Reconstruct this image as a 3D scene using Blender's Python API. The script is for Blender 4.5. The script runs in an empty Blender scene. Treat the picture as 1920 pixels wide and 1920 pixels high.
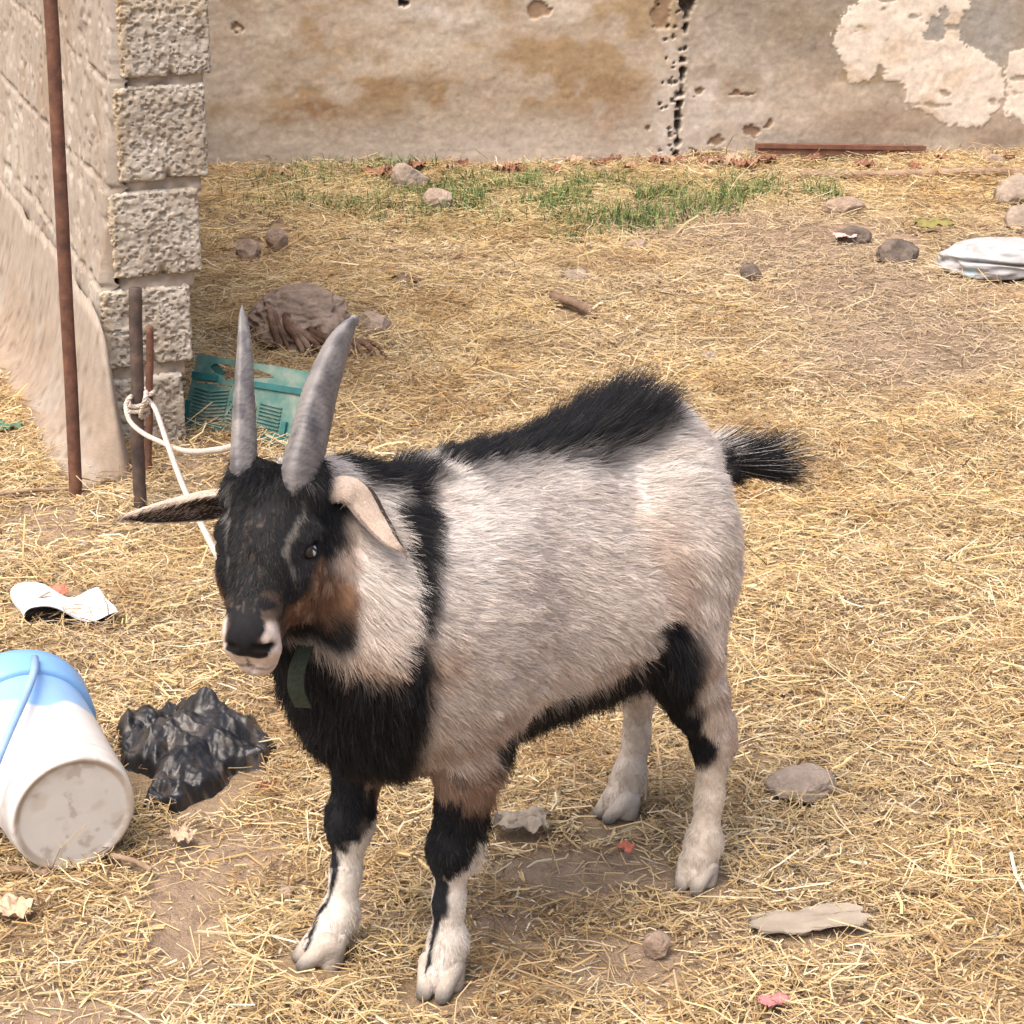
import bpy, bmesh, math, random
import numpy as np
from mathutils import Vector, Matrix

SC = bpy.context.scene
COL = SC.collection
rad = math.radians

# ------------------------------------------------------------------ camera, sky, sun, exposure
CAM_H, CAM_PITCH, CAM_F = 1.40, rad(20.6), 4160.0        # metres, downward tilt, focal length in px of a 1920 px wide frame
cam = bpy.data.cameras.new('camera')
cam.sensor_fit = 'HORIZONTAL'
cam.sensor_width = 36.0
cam.lens = 36.0 * CAM_F / 1920.0
cam.clip_start, cam.clip_end = 0.05, 500.0
cam_o = bpy.data.objects.new('camera', cam)
cam_o.location = (0, 0, CAM_H)
cam_o.rotation_euler = (rad(90) - CAM_PITCH, 0, 0)
COL.objects.link(cam_o)
SC.camera = cam_o

SUN_EL, SUN_AZ = rad(64), rad(222)                        # azimuth clockwise from +Y
world = bpy.data.worlds.new('World')
SC.world = world
world.use_nodes = True
wnt = world.node_tree
sky = wnt.nodes.new('ShaderNodeTexSky')
sky.sky_type = 'NISHITA'
sky.sun_disc = False
sky.sun_elevation = SUN_EL
sky.sun_rotation = SUN_AZ
sky.air_density, sky.dust_density, sky.ozone_density = 1.0, 8.0, 1.0
wbg = wnt.nodes['Background']
wbg.inputs['Strength'].default_value = 0.145
wnt.links.new(sky.outputs['Color'], wbg.inputs['Color'])
sun = bpy.data.lights.new('sun', 'SUN')
sun.energy, sun.angle, sun.color = 1.15, rad(55), (1.0, 0.94, 0.87)
sun_o = bpy.data.objects.new('sun', sun)
sd = Vector((math.sin(SUN_AZ) * math.cos(SUN_EL), math.cos(SUN_AZ) * math.cos(SUN_EL), math.sin(SUN_EL)))
sun_o.rotation_euler = sd.to_track_quat('Z', 'Y').to_euler()
sun_o.location = sd * 20
COL.objects.link(sun_o)

SC.view_settings.view_transform = 'Standard'
SC.view_settings.look = 'None'
SC.view_settings.gamma = 1.0
SC.view_settings.exposure = 1.0
SC.render.engine = 'CYCLES'
SC.cycles.max_bounces = 6
SC.cycles.diffuse_bounces = 3
SC.cycles.glossy_bounces = 2
SC.cycles.transparent_max_bounces = 8
SC.cycles.use_denoising = True

# ------------------------------------------------------------------ helpers
_FW = np.array([0, math.cos(CAM_PITCH), -math.sin(CAM_PITCH)])
_UP = np.array([0, math.sin(CAM_PITCH), math.cos(CAM_PITCH)])
def look(px, py):
    return _FW + np.array([1.0, 0, 0]) * (px - 960) / CAM_F + _UP * (960 - py) / CAM_F
def spot(px, py, z=0.0):
    """The ground place (at height z) that a pixel of the 1920 px photograph looks at."""
    d = look(px, py)
    return np.array([0, 0, CAM_H]) + d * ((z - CAM_H) / d[2])

def hash01(i, j, k, seed):
    h = (i * 73856093) ^ (j * 19349663) ^ (k * 83492791) ^ (seed * 2654435 + 1013)
    h &= 0x7fffffff
    h = (h ^ (h >> 13)) * 1274126177 & 0x7fffffff
    h = (h ^ (h >> 16)) * 668265263 & 0x7fffffff
    return ((h ^ (h >> 15)) & 0xffffff) / float(0xffffff)
def vnoise(p, seed=0):
    p = np.asarray(p, float)
    if p.shape[1] == 2: p = np.c_[p, np.zeros(len(p))]
    i = np.floor(p).astype(np.int64); f = p - i
    w = f * f * f * (f * (f * 6 - 15) + 10)
    r = 0
    for a in (0, 1):
        wa = w[:, 0] if a else 1 - w[:, 0]
        for b in (0, 1):
            wb = w[:, 1] if b else 1 - w[:, 1]
            for c in (0, 1):
                wc = w[:, 2] if c else 1 - w[:, 2]
                r = r + wa * wb * wc * hash01(i[:, 0] + a, i[:, 1] + b, i[:, 2] + c, seed)
    return r
def fbm(p, octv=4, seed=0, gain=0.5, lac=2.03):
    p = np.asarray(p, float); r = 0; a = 1; t = 0
    for o in range(octv):
        r = r + a * vnoise(p * lac ** o + 17.3 * o, seed + o); t += a; a *= gain
    return r / t
def sst(a, b, x):
    t = np.clip((x - a) / (b - a), 0, 1)
    return t * t * (3 - 2 * t)
def mixc(a, b, t):
    return a + (np.asarray(b) - a) * np.asarray(t)[:, None]

def new_mesh(name, v, f, mat=None, parent=None, smooth=True, col=None, dom='POINT'):
    """v: (n,3); f: (m,3|4) array or list of polygons; col: rgb per vertex or face"""
    me = bpy.data.meshes.new(name)
    v = np.asarray(v, np.float32)
    me.vertices.add(len(v)); me.vertices.foreach_set('co', v.ravel())
    if isinstance(f, np.ndarray):
        k = f.shape[1]
        me.loops.add(f.size); me.loops.foreach_set('vertex_index', f.ravel().astype(np.int32))
        me.polygons.add(len(f)); me.polygons.foreach_set('loop_start', (np.arange(len(f)) * k).astype(np.int32))
    else:
        flat = [i for q in f for i in q]; st = np.cumsum([0] + [len(q) for q in f])[:-1]
        me.loops.add(len(flat)); me.loops.foreach_set('vertex_index', np.array(flat, np.int32))
        me.polygons.add(len(f)); me.polygons.foreach_set('loop_start', st.astype(np.int32))
    me.update(calc_edges=True); me.validate()
    me.polygons.foreach_set('use_smooth', np.full(len(me.polygons), smooth))
    if col is not None:
        a = me.attributes.new('Col', 'FLOAT_COLOR', dom)
        c = np.c_[col, np.ones(len(col))].astype(np.float32)
        a.data.foreach_set('color', c.ravel())
    if mat: me.materials.append(mat)
    o = bpy.data.objects.new(name, me)
    COL.objects.link(o)
    if parent: o.parent = parent
    return o
def empty(name, loc=(0, 0, 0), rz=0.0):
    o = bpy.data.objects.new(name, None)
    o.location = loc; o.rotation_euler = (0, 0, rz); o.empty_display_size = 0.05
    COL.objects.link(o)
    return o
def tag(o, label=None, cat=None, group=None, kind=None):
    if label: o['label'] = label
    if cat: o['category'] = cat
    if group: o['group'] = group
    if kind: o['kind'] = kind
    return o

class MB:
    """collects vertices and faces of one mesh"""
    def __init__(s): s.v = []; s.f = []; s.n = 0
    def add(s, v, f):
        v = np.asarray(v, float)
        s.f += [tuple(int(i) + s.n for i in q) for q in f]; s.v.append(v); s.n += len(v)
    def build(s, name, mat, parent=None, smooth=True):
        return new_mesh(name, np.concatenate(s.v), s.f, mat, parent, smooth)
def frames(path):
    path = np.asarray(path, float)
    t = np.gradient(path, axis=0); t /= np.linalg.norm(t, axis=1)[:, None] + 1e-9
    ref = np.array([0, 0, 1.0]) if abs(t[0][2]) < 0.9 else np.array([1.0, 0, 0])
    a = np.cross(t[0], ref); a /= np.linalg.norm(a)
    A = []
    for q in t:
        a = a - q * (a @ q); a /= np.linalg.norm(a); A.append(a.copy())
    A = np.array(A); return t, A, np.cross(t, A)
def tube(path, r, n=10, caps=True, wob=0.0, seed=0):
    path = np.asarray(path, float); m = len(path)
    r = np.full(m, r, float) if np.isscalar(r) else np.asarray(r, float)
    t, a, b = frames(path)
    th = np.arange(n) / n * 2 * np.pi
    v = path[:, None] + (a[:, None] * np.cos(th)[None, :, None] + b[:, None] * np.sin(th)[None, :, None]) * r[:, None, None]
    v = v.reshape(-1, 3)
    if wob: v = v + (np.random.default_rng(seed).random(v.shape) - .5) * wob
    f = [(i * n + j, i * n + (j + 1) % n, (i + 1) * n + (j + 1) % n, (i + 1) * n + j) for i in range(m - 1) for j in range(n)]
    if caps: f += [tuple(range(n))[::-1], tuple((m - 1) * n + j for j in range(n))]
    return v, f
def bez(pts, n=24):
    """smooth curve through points (Catmull-Rom)"""
    p = np.asarray(pts, float); p = np.vstack([2 * p[0] - p[1], p, 2 * p[-1] - p[-2]]); out = []
    for i in range(1, len(p) - 2):
        for t in np.linspace(0, 1, n, endpoint=False):
            out.append(0.5 * (2 * p[i] + (p[i + 1] - p[i - 1]) * t + (2 * p[i - 1] - 5 * p[i] + 4 * p[i + 1] - p[i + 2]) * t * t + (3 * p[i] - p[i - 1] - 3 * p[i + 1] + p[i + 2]) * t ** 3))
    out.append(p[-2]); return np.array(out)

# --- materials
def mat_new(name, rough=0.8, spec=0.3):
    m = bpy.data.materials.new(name); m.use_nodes = True
    b = m.node_tree.nodes['Principled BSDF']
    b.inputs['Roughness'].default_value = rough
    b.inputs['Specular IOR Level'].default_value = spec
    return m, m.node_tree, b
def N(nt, kind, **kw):
    n = nt.nodes.new(kind)
    for k, v in kw.items():
        if k in n.inputs: n.inputs[k].default_value = v
        else: setattr(n, k, v)
    return n
def ramp(nt, src, stops):
    r = nt.nodes.new('ShaderNodeValToRGB'); cr = r.color_ramp
    while len(cr.elements) < len(stops): cr.elements.new(0.5)
    for e, (p, c) in zip(cr.elements, stops):
        e.position = p; e.color = tuple(c) + (1,) if not np.isscalar(c) else (c, c, c, 1)
    nt.links.new(src, r.inputs['Fac']); return r.outputs['Color']
def noise_mat(name, stops, scale=20, rough=0.85, spec=0.25, detail=6, bump=0.0, bscale=None, bdist=0.004, attr=False, coord='Object'):
    """noise-ramped colour (or a mesh colour attribute varied by the noise) with a noise bump"""
    m, nt, b = mat_new(name, rough, spec)
    tc = N(nt, 'ShaderNodeTexCoord')
    nz = N(nt, 'ShaderNodeTexNoise', Scale=scale, Detail=detail, Roughness=0.6)
    nt.links.new(tc.outputs[coord], nz.inputs['Vector'])
    c = ramp(nt, nz.outputs['Fac'], stops)
    if attr:
        at = N(nt, 'ShaderNodeAttribute', attribute_name='Col')
        mx = nt.nodes.new('ShaderNodeMix'); mx.data_type = 'RGBA'; mx.blend_type = 'MULTIPLY'
        mx.inputs['Factor'].default_value = 1.0
        nt.links.new(at.outputs['Color'], mx.inputs['A']); nt.links.new(c, mx.inputs['B'])
        c = mx.outputs['Result']
    nt.links.new(c, b.inputs['Base Color'])
    if bump:
        n2 = N(nt, 'ShaderNodeTexNoise', Scale=bscale or scale * 3, Detail=5, Roughness=0.65)
        nt.links.new(tc.outputs[coord], n2.inputs['Vector'])
        bp = N(nt, 'ShaderNodeBump', Strength=bump, Distance=bdist)
        nt.links.new(n2.outputs['Fac'], bp.inputs['Height']); nt.links.new(bp.outputs['Normal'], b.inputs['Normal'])
    return m

# --- implicit surfaces (smooth unions of ellipsoids and tapered capsules) meshed with surface nets
class SDF:
    def __init__(s, xs, ys, zs):
        s.x, s.y, s.z = xs, ys, zs
        s.F = np.full((len(xs), len(ys), len(zs)), 1.0, np.float32)
    def _box(s, lo, hi):
        i = [slice(max(0, np.searchsorted(a, l) - 1), np.searchsorted(a, h) + 1) for a, l, h in zip((s.x, s.y, s.z), lo, hi)]
        P = np.stack(np.meshgrid(s.x[i[0]], s.y[i[1]], s.z[i[2]], indexing='ij'), -1)
        return tuple(i), P
    def _mix(s, i, d, k, cut=False):
        a = s.F[i]
        if cut:
            d = -d; h = np.clip(0.5 - 0.5 * (d - a) / k, 0, 1)
            s.F[i] = d * (1 - h) + a * h + k * h * (1 - h) if False else np.maximum(a, d) + np.maximum(k - np.abs(a - d), 0) ** 2 / (4 * k)
        else:
            s.F[i] = np.minimum(a, d) - np.maximum(k - np.abs(a - d), 0) ** 2 / (4 * k)
    def ell(s, c, r, k=0.02, M=None, cut=False):
        c = np.asarray(c, float); r = np.asarray(r, float); m = r.max() + k + .02
        i, P = s._box(c - m, c + m)
        q = P - c
        if M is not None: q = q @ M
        k0 = np.linalg.norm(q / r, axis=-1); k1 = np.linalg.norm(q / (r * r), axis=-1)
        s._mix(i, k0 * (k0 - 1) / (k1 + 1e-9), k, cut)
    def cap(s, a, b, ra, rb, k=0.02, cut=False):
        a = np.asarray(a, float); b = np.asarray(b, float); m = max(ra, rb) + k + .02
        i, P = s._box(np.minimum(a, b) - m, np.maximum(a, b) + m)
        h = np.clip(((P - a) @ (b - a)) / ((b - a) @ (b - a)), 0, 1)
        s._mix(i, np.linalg.norm(P - a - h[..., None] * (b - a), axis=-1) - (ra + (rb - ra) * h), k, cut)
    def chain(s, pts, rs, k=0.02):
        for p, q, a, b in zip(pts[:-1], pts[1:], rs[:-1], rs[1:]): s.cap(p, q, a, b, k)
    def mesh(s):
        F = s.F; g = F < 0; nx, ny, nz = F.shape
        cnt = sum(g[a:nx - 1 + a, b:ny - 1 + b, c:nz - 1 + c].astype(np.int8) for a in (0, 1) for b in (0, 1) for c in (0, 1))
        I = np.argwhere((cnt > 0) & (cnt < 8))
        idx = np.full((nx - 1, ny - 1, nz - 1), -1, np.int64); idx[tuple(I.T)] = np.arange(len(I))
        co = lambda J: np.stack([s.x[J[:, 0]], s.y[J[:, 1]], s.z[J[:, 2]]], -1)
        acc = np.zeros((len(I), 3)); n = np.zeros(len(I))
        C = [(a, b, c) for a in (0, 1) for b in (0, 1) for c in (0, 1)]
        for p in C:
            for ax in range(3):
                if p[ax]: continue
                q = list(p); q[ax] = 1
                A = I + p; B = I + q
                fa = F[tuple(A.T)].astype(float); fb = F[tuple(B.T)].astype(float)
                on = (fa < 0) != (fb < 0)
                t = np.where(on, fa / np.where(on, fa - fb, 1), 0)[:, None]
                acc += np.where(on[:, None], co(A) * (1 - t) + co(B) * t, 0); n += on
        V = acc / n[:, None]; Q = []
        for ax in range(3):
            u, w = (ax + 1) % 3, (ax + 2) % 3
            sl = [slice(None)] * 3; sl2 = [slice(None)] * 3
            sl[ax] = slice(0, -1); sl2[ax] = slice(1, None)
            for d in (u, w):
                sl[d] = slice(1, -1); sl2[d] = slice(1, -1)
            a, b = g[tuple(sl)], g[tuple(sl2)]
            for flip, m in ((False, a & ~b), (True, ~a & b)):
                J = np.argwhere(m); J[:, u] += 1; J[:, w] += 1
                e = np.zeros(3, int); eu = e.copy(); eu[u] = 1; ew = e.copy(); ew[w] = 1
                q = np.stack([idx[tuple((J - eu - ew).T)], idx[tuple((J - ew).T)], idx[tuple(J.T)], idx[tuple((J - eu).T)]], -1)
                Q.append(q[:, ::-1] if flip else q)
        return V, np.concatenate(Q)
# ------------------------------------------------------------------ ground
def pix(P):
    v = np.asarray(P, float) - np.array([0, 0, CAM_H]); d = v @ _FW
    return 960 + CAM_F * v[:, 0] / d, 960 - CAM_F * (v @ _UP) / d
HOOVES = [(-.076, 2.183), (-.224, 2.233), (.232, 2.423), (.137, 2.589)]
def gz(x, y):
    x, y = np.atleast_1d(np.asarray(x, float)), np.atleast_1d(np.asarray(y, float)); p = np.c_[x, y]
    h = .050 * (fbm(p * 1.3, 3, 1) - .5) + .030 * (fbm(p * 6, 3, 2) - .5)
    m = np.ones(len(x))
    for a, b in HOOVES: m = np.minimum(m, sst(.05, .22, np.hypot(x - a, y - b)))
    return h * m * sst(60, 12, np.hypot(x, y)) - .002
def g1(x, y): return float(gz(x, y)[0])
def at(px, py):
    """a point on the bumpy ground"""
    p = spot(px, py); p = spot(px, py, g1(p[0], p[1])); p[2] = g1(p[0], p[1]); return p

def blobs(px, py, L):
    r = np.zeros(len(px))
    for a, b, rx, ry, k in L: r = np.maximum(r, k * np.clip(1.45 - 1.05 * np.hypot((px - a) / rx, (py - b) / ry), 0, 1))
    return np.clip(r, 0, 1)
BARE = [(330, 1720, 120, 160, 1), (420, 1600, 160, 65, .95), (150, 1905, 220, 40, .9), (1060, 1640, 210, 65, 1), (960, 1740, 100, 90, .8), (1190, 1800, 170, 60, .9), (800, 1900, 120, 30, .5), (640, 1660, 60, 90, .6),
        (1720, 650, 260, 90, .80), (1480, 455, 260, 70, .75), (1600, 560, 260, 60, .75), (1330, 430, 170, 40, .7), (780, 880, 90, 40, .6), (370, 880, 80, 40, .8), (100, 1000, 130, 60, .85),
        (1150, 700, 150, 40, .5), (1400, 640, 200, 30, .45), (1880, 560, 120, 60, .8), (470, 1330, 70, 60, .5), (1500, 1740, 180, 60, .5), (700, 1720, 100, 60, .5), (900, 480, 200, 30, .3), (500, 480, 120, 40, .35), (20, 720, 60, 120, .3)]
MUD = [(1720, 640, 260, 100, 1), (1500, 470, 260, 70, .9), (1640, 540, 220, 60, .9), (1330, 430, 200, 50, .6), (1860, 480, 150, 70, .7), (1100, 520, 250, 60, .35), (1150, 640, 200, 40, .4)]
def grid_axis(segs):
    out = [np.linspace(a, b, n, endpoint=False) for a, b, n in segs]; return np.append(np.concatenate(out), segs[-1][1])
gx = grid_axis([(-90, -4.4, 14), (-4.4, -3.4, 12), (-3.4, 2.6, 340), (2.6, 4.4, 30), (4.4, 90, 14)])
gy = grid_axis([(-60, .4, 14), (.4, 1.5, 30), (1.5, 7.3, 320), (7.3, 9, 20), (9, 120, 16)])
X, Y = np.meshgrid(gx, gy, indexing='ij'); xy = np.c_[X.ravel(), Y.ravel()]
z = gz(xy[:, 0], xy[:, 1]) + .012 * (fbm(xy * 22, 3, 5) - .5) * sst(12, 8, np.hypot(xy[:, 0], xy[:, 1]))
ppx, ppy = pix(np.c_[xy, np.maximum(z, -9)]); near = (xy[:, 1] > 1.2) & (xy[:, 1] < 8)
mud = np.where(near, blobs(ppx, ppy, MUD), 0)
gcol = mixc(np.tile([.335, .242, .168], (len(xy), 1)), (.26, .188, .130), sst(.3, .8, mud + .5 * (fbm(xy * 5, 3, 7) - .5)))
gcol = mixc(gcol, (.30, .215, .125), np.where(near, .75 * (1 - blobs(ppx, ppy, BARE)) * (1 - mud), 0))
gcol = mixc(gcol, (.36, .265, .185), .5 * sst(.5, .65, fbm(xy * 7, 3, 8)))
nx, ny = len(gx), len(gy); ii = np.arange(nx * ny).reshape(nx, ny)
gq = np.stack([ii[:-1, :-1], ii[1:, :-1], ii[1:, 1:], ii[:-1, 1:]], -1).reshape(-1, 4)
M_soil = noise_mat('soil', [(.25, (.62, .62, .62)), (.5, (.95, .95, .95)), (.75, (1.25, 1.25, 1.25))], 35, .95, .12, 8, bump=.8, bscale=130, bdist=.012, attr=True)
tag(new_mesh('ground', np.c_[xy, z], gq, M_soil, None, True, gcol), kind='structure')

# ------------------------------------------------------------------ far wall
WA, WB = spot(1265, 306), spot(1900, 291)
wx = (WB - WA) / np.linalg.norm(WB - WA); wn = np.array([wx[1], -wx[0], 0])         # along the wall, out of the wall
def onwall(px, py):
    d = look(px, py); o = np.array([0, 0, CAM_H]); t = ((WA - o) @ wn) / (d @ wn); q = o + t * d - WA; return np.array([q @ wx, q[2]])
def inpoly(p, poly):
    r = np.zeros(len(p), bool); j = len(poly) - 1
    for i in range(len(poly)):
        (xi, yi), (xj, yj) = poly[i], poly[j]
        r ^= ((yi > p[:, 1]) != (yj > p[:, 1])) & (p[:, 0] < (xj - xi) * (p[:, 1] - yi) / (yj - yi + 1e-12) + xi); j = i
    return r
wu = grid_axis([(-6, -3.4, 30), (-3.4, -1.45, 260), (-1.45, 1.2, 560), (1.2, 6, 70)]); wz = grid_axis([(-.12, .70, 190), (.70, 2.1, 50)])
U_, Z_ = np.meshgrid(wu, wz, indexing='ij'); wp = np.c_[U_.ravel(), Z_.ravel()]; n_w = len(wp)
warp = np.c_[fbm(wp * 9, 4, 21), fbm(wp * 9, 4, 22)] - .5
q1 = wp + warp * .10; q2 = wp + warp * .035 + (np.c_[fbm(wp * 60, 3, 23), fbm(wp * 60, 3, 24)] - .5) * .03
def wblob(px, py, rx, ry, q=q1):
    c = onwall(px, py); return np.exp(-(((q[:, 0] - c[0]) / (rx / 606)) ** 2 + ((q[:, 1] - c[1]) / (ry / 606)) ** 2))
def wpoly(pts, q): return inpoly(q, [tuple(onwall(*p)) for p in pts])
big = fbm(wp * np.array([2.2, 4.5]), 4, 25); mid = fbm(wp * np.array([9, 12]), 4, 26); fine = fbm(wp * 45, 4, 27)
left = sst(.02, -.02, q2[:, 0] - .01)
wc = np.tile([.43, .345, .262], (n_w, 1))
wc = mixc(wc, (.35, .25, .145), .9 * sst(.48, .58, mid * .6 + big * .4) * sst(.06, .25, wp[:, 1]))
wc = mixc(wc, (.52, .445, .36), .75 * sst(.50, .64, fbm(wp * np.array([3.4, 6]), 4, 28)))
wc = mixc(wc, (.48, .415, .345), .75 * sst(.20, .06, wp[:, 1] + .05 * (mid - .5)))
wc = mixc(wc, (.25, .215, .17), .70 * (1 - left) * sst(.16, .36, wp[:, 1] + .12 * (big - .5)) )
wc = mixc(wc, (.28, .205, .142), .75 * (1 - left) * np.maximum(wblob(1640, 240, 180, 60), wblob(1880, 250, 120, 50)))
for a in ((590, 210, 70, 22, .8), (620, 205, 22, 12, .8), (540, 222, 50, 12, .6), (1390, 165, 40, 22, .7), (700, 160, 120, 40, .35), (880, 170, 90, 40, .35), (1100, 180, 90, 60, .4), (1000, 60, 120, 40, .3), (520, 60, 140, 50, .45), (1310, 110, 14, 60, .6), (1160, 220, 50, 40, .5)):
    wc = mixc(wc, (.25, .135, .065), a[4] * wblob(*a[:4]) * sst(.35, .6, fine * .5 + mid * .5))
for a in ((1335, 190, 100, 100, .95), (1240, 140, 30, 100, .8), (800, 25, 100, 35, .9), (1230, 265, 40, 40, .7), (1450, 150, 70, 50, .35), (1330, 70, 30, 60, .5), (960, 260, 200, 40, .35)):
    wc = mixc(wc, (.55, .49, .43), a[4] * wblob(*a[:4]) * sst(.3, .55, mid))
spall = np.zeros(n_w)
for a in ((1340, 262, 18, 13), (1410, 243, 20, 12), (1440, 228, 9, 7), (1300, 290, 14, 9), (1345, 290, 14, 12), (1325, 295, 12, 12), (1310, 170, 12, 8), (1210, 243, 7, 5), (1010, 15, 22, 18), (1240, 20, 24, 40), (1390, 175, 30, 4), (440, 55, 12, 5)):
    spall = np.maximum(spall, sst(.45, .55, wblob(*a, q2)))
wc = mixc(wc, (.25, .16, .095), .85 * spall)
paint = wpoly([(1556, 66), (1590, 14), (1640, -30), (1700, -60), (1820, -60), (1815, 15), (1800, 55), (1806, 90), (1850, 100), (1880, 130), (1876, 195), (1846, 236), (1776, 228), (1746, 206), (1700, 206), (1690, 160), (1650, 150), (1590, 150), (1578, 112)], q2) | \
        wpoly([(1890, 95), (1990, 80), (1990, 235), (1884, 222), (1882, 150)], q2) | wpoly([(1700, -200), (2100, -200), (2100, -15), (1880, -5), (1700, -40)], q2)
paint &= ~(wblob(1755, 55, 22, 26, q2) > .45) & ~(wblob(1770, 25, 12, 14, q2) > .45)
rag = sst(.27, .34, fbm(wp * np.array([14, 30]), 4, 29)); paint = paint * rag
wc = mixc(wc, (.34, .325, .30), .8 * np.maximum(wblob(1850, 55, 60, 60), wblob(1750, 50, 40, 40)))
wc = mixc(wc, mixc(np.tile([.69, .60, .50], (n_w, 1)), (.60, .49, .38), sst(.5, .65, mid)), paint)
wc = wc * (.86 + .28 * fine)[:, None] * (.92 + .16 * fbm(wp * 140, 2, 30))[:, None]
# the joint between the two stretches of wall: a ragged open crack
xc = np.interp(wp[:, 1], [-.1, 0, .2, .35, .5, 2], [.000, .0, .008, .018, .022, .04]) + .020 * (fbm(np.c_[wp[:, 1] * 14, wp[:, 1] * 0], 3, 31) - .5)
cw = .0012 + .0065 * sst(.45, .75, vnoise(np.c_[wp[:, 1] * 34, wp[:, 1] * 0], 32)) + .004 * sst(.3, .5, wp[:, 1]) + .02 * sst(.455, .5, wp[:, 1]) * sst(.8, .6, wp[:, 1])
crack = sst(cw + .004, cw - .002, np.abs(wp[:, 0] - xc)) * sst(.38, .48, vnoise(np.c_[wp[:, 1] * 60, wp[:, 1] * 0 + 3], 33) + .3 * sst(.4, .5, wp[:, 1]))
pits = np.zeros(n_w); rp = np.random.default_rng(4)
for k in range(60):
    zc = rp.uniform(.0, .5); xx = np.interp(zc, [0, .2, .35, .5], [.0, .008, .018, .022]) - abs(rp.normal()) * .035 + .008
    pits = np.maximum(pits, sst(1, .5, np.hypot(wp[:, 0] - xx, wp[:, 1] - zc) / rp.uniform(.003, .0075)))
hole = sst(1, .7, np.hypot((q2[:, 0] - onwall(753, 4)[0]) / .016, (q2[:, 1] - onwall(753, 4)[1]) / .012))
wc = mixc(wc, (.10, .075, .055), .75 * np.maximum(crack, .7 * pits))
disp = .014 * (big - .5) + .0024 * (mid - .5) + .0014 * (fine - .5) - .006 * spall + .0022 * paint - .045 * crack - .016 * pits - .10 * hole + .006 * left
disp = disp - .0009 * sst(.52, .62, fbm(wp * 28, 3, 34))
wv = WA + np.outer(wp[:, 0], wx) + np.outer(disp, wn) + np.outer(wp[:, 1], [0, 0, 1.0])
nu_, nz_ = len(wu), len(wz); ii = np.arange(nu_ * nz_).reshape(nu_, nz_)
wq = np.stack([ii[:-1, :-1], ii[1:, :-1], ii[1:, 1:], ii[:-1, 1:]], -1).reshape(-1, 4)
c0 = [WA + wx * a - wn * .22 + np.array([0, 0, b]) for a in (wu[0], wu[-1]) for b in (wz[0], wz[-1])]
k = len(wv); e = [ii[0, 0], ii[0, -1], ii[-1, 0], ii[-1, -1]]
wv = np.vstack([wv, c0])
fl = [tuple(q) for q in wq] + [(k, k + 1, k + 3, k + 2)] + [tuple(ii[0, ::-1]) + (k, k + 1)][0:0]
fl += [tuple(int(v) for v in ii[:, -1]) + (k + 3, k + 1), tuple(int(v) for v in ii[0, ::-1]) + (k, k + 1), tuple(int(v) for v in ii[-1, :]) + (k + 3, k + 2)]
M_wall = noise_mat('old_render', [(.3, (.86, .86, .86)), (.7, (1.12, 1.12, 1.12))], 60, .92, .12, 8, bump=.18, bscale=190, bdist=.003, attr=True)
tag(new_mesh('boundary_wall', wv, fl, M_wall, None, True, np.vstack([wc, np.tile([.3, .25, .2], (4, 1))])), 'long rendered boundary wall, stained brown, with a crack and peeling cream paint', 'wall')

# ------------------------------------------------------------------ broken end of a block wall
E0 = spot(192, 858); ba = np.array([-.348, .937, 0]); ba /= np.linalg.norm(ba); br = np.array([ba[1], -ba[0], 0])
def onend(px, py):
    d = look(px, py); o = np.array([0, 0, CAM_H]); t = ((E0 - o) @ ba) / (d @ ba); q = o + t * d - E0; return q @ br, q[2]
bw = tag(empty('block_wall', E0), 'broken end of a grey concrete block wall, plastered on its left side', 'wall')
COURSES = [(872, 700, 192, 344), (694, 534, 197, 356), (527, 352, 212, 374), (345, 156, 222, 386), (149, -38, 226, 390), (-46, -240, 229, 394), (-248, -450, 230, 398)]
def boxgrid(lx, ly, lz, sx, sy, sz):
    """closed box made of fine grids"""
    mb_v, mb_f, n = [], [], 0
    for ax in range(3):
        for sg in (0, 1):
            L = [lx, ly, lz]; S = [sx, sy, sz]; a, b = (ax + 1) % 3, (ax + 2) % 3
            A = np.linspace(0, L[a], S[a] + 1); B = np.linspace(0, L[b], S[b] + 1); g0, g1_ = np.meshgrid(A, B, indexing='ij')
            P = np.zeros((g0.size, 3)); P[:, a] = g0.ravel(); P[:, b] = g1_.ravel(); P[:, ax] = L[ax] * sg
            i_ = np.arange(g0.size).reshape(g0.shape) + n; q = np.stack([i_[:-1, :-1], i_[1:, :-1], i_[1:, 1:], i_[:-1, 1:]], -1).reshape(-1, 4)
            mb_v.append(P); mb_f.append(q if sg else q[:, ::-1]); n += g0.size
    V, F = np.concatenate(mb_v), np.concatenate(mb_f)
    key = np.round(V * 1e5).astype(np.int64); u_, inv = np.unique(key, axis=0, return_inverse=True)
    VV = np.zeros((len(u_), 3)); VV[inv.ravel()] = V
    return VV, inv.ravel()[F]
M_block = noise_mat('rough_block', [(.25, (.72, .72, .72)), (.5, (1, 1, 1)), (.75, (1.22, 1.22, 1.22))], 90, .95, .1, 6, bump=.5, bscale=260, bdist=.004, attr=True)
M_plaster = noise_mat('plaster', [(.3, (.88, .88, .88)), (.7, (1.1, 1.1, 1.1))], 40, .93, .1, 8, bump=.4, bscale=190, bdist=.004, attr=True)
offs = []
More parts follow.
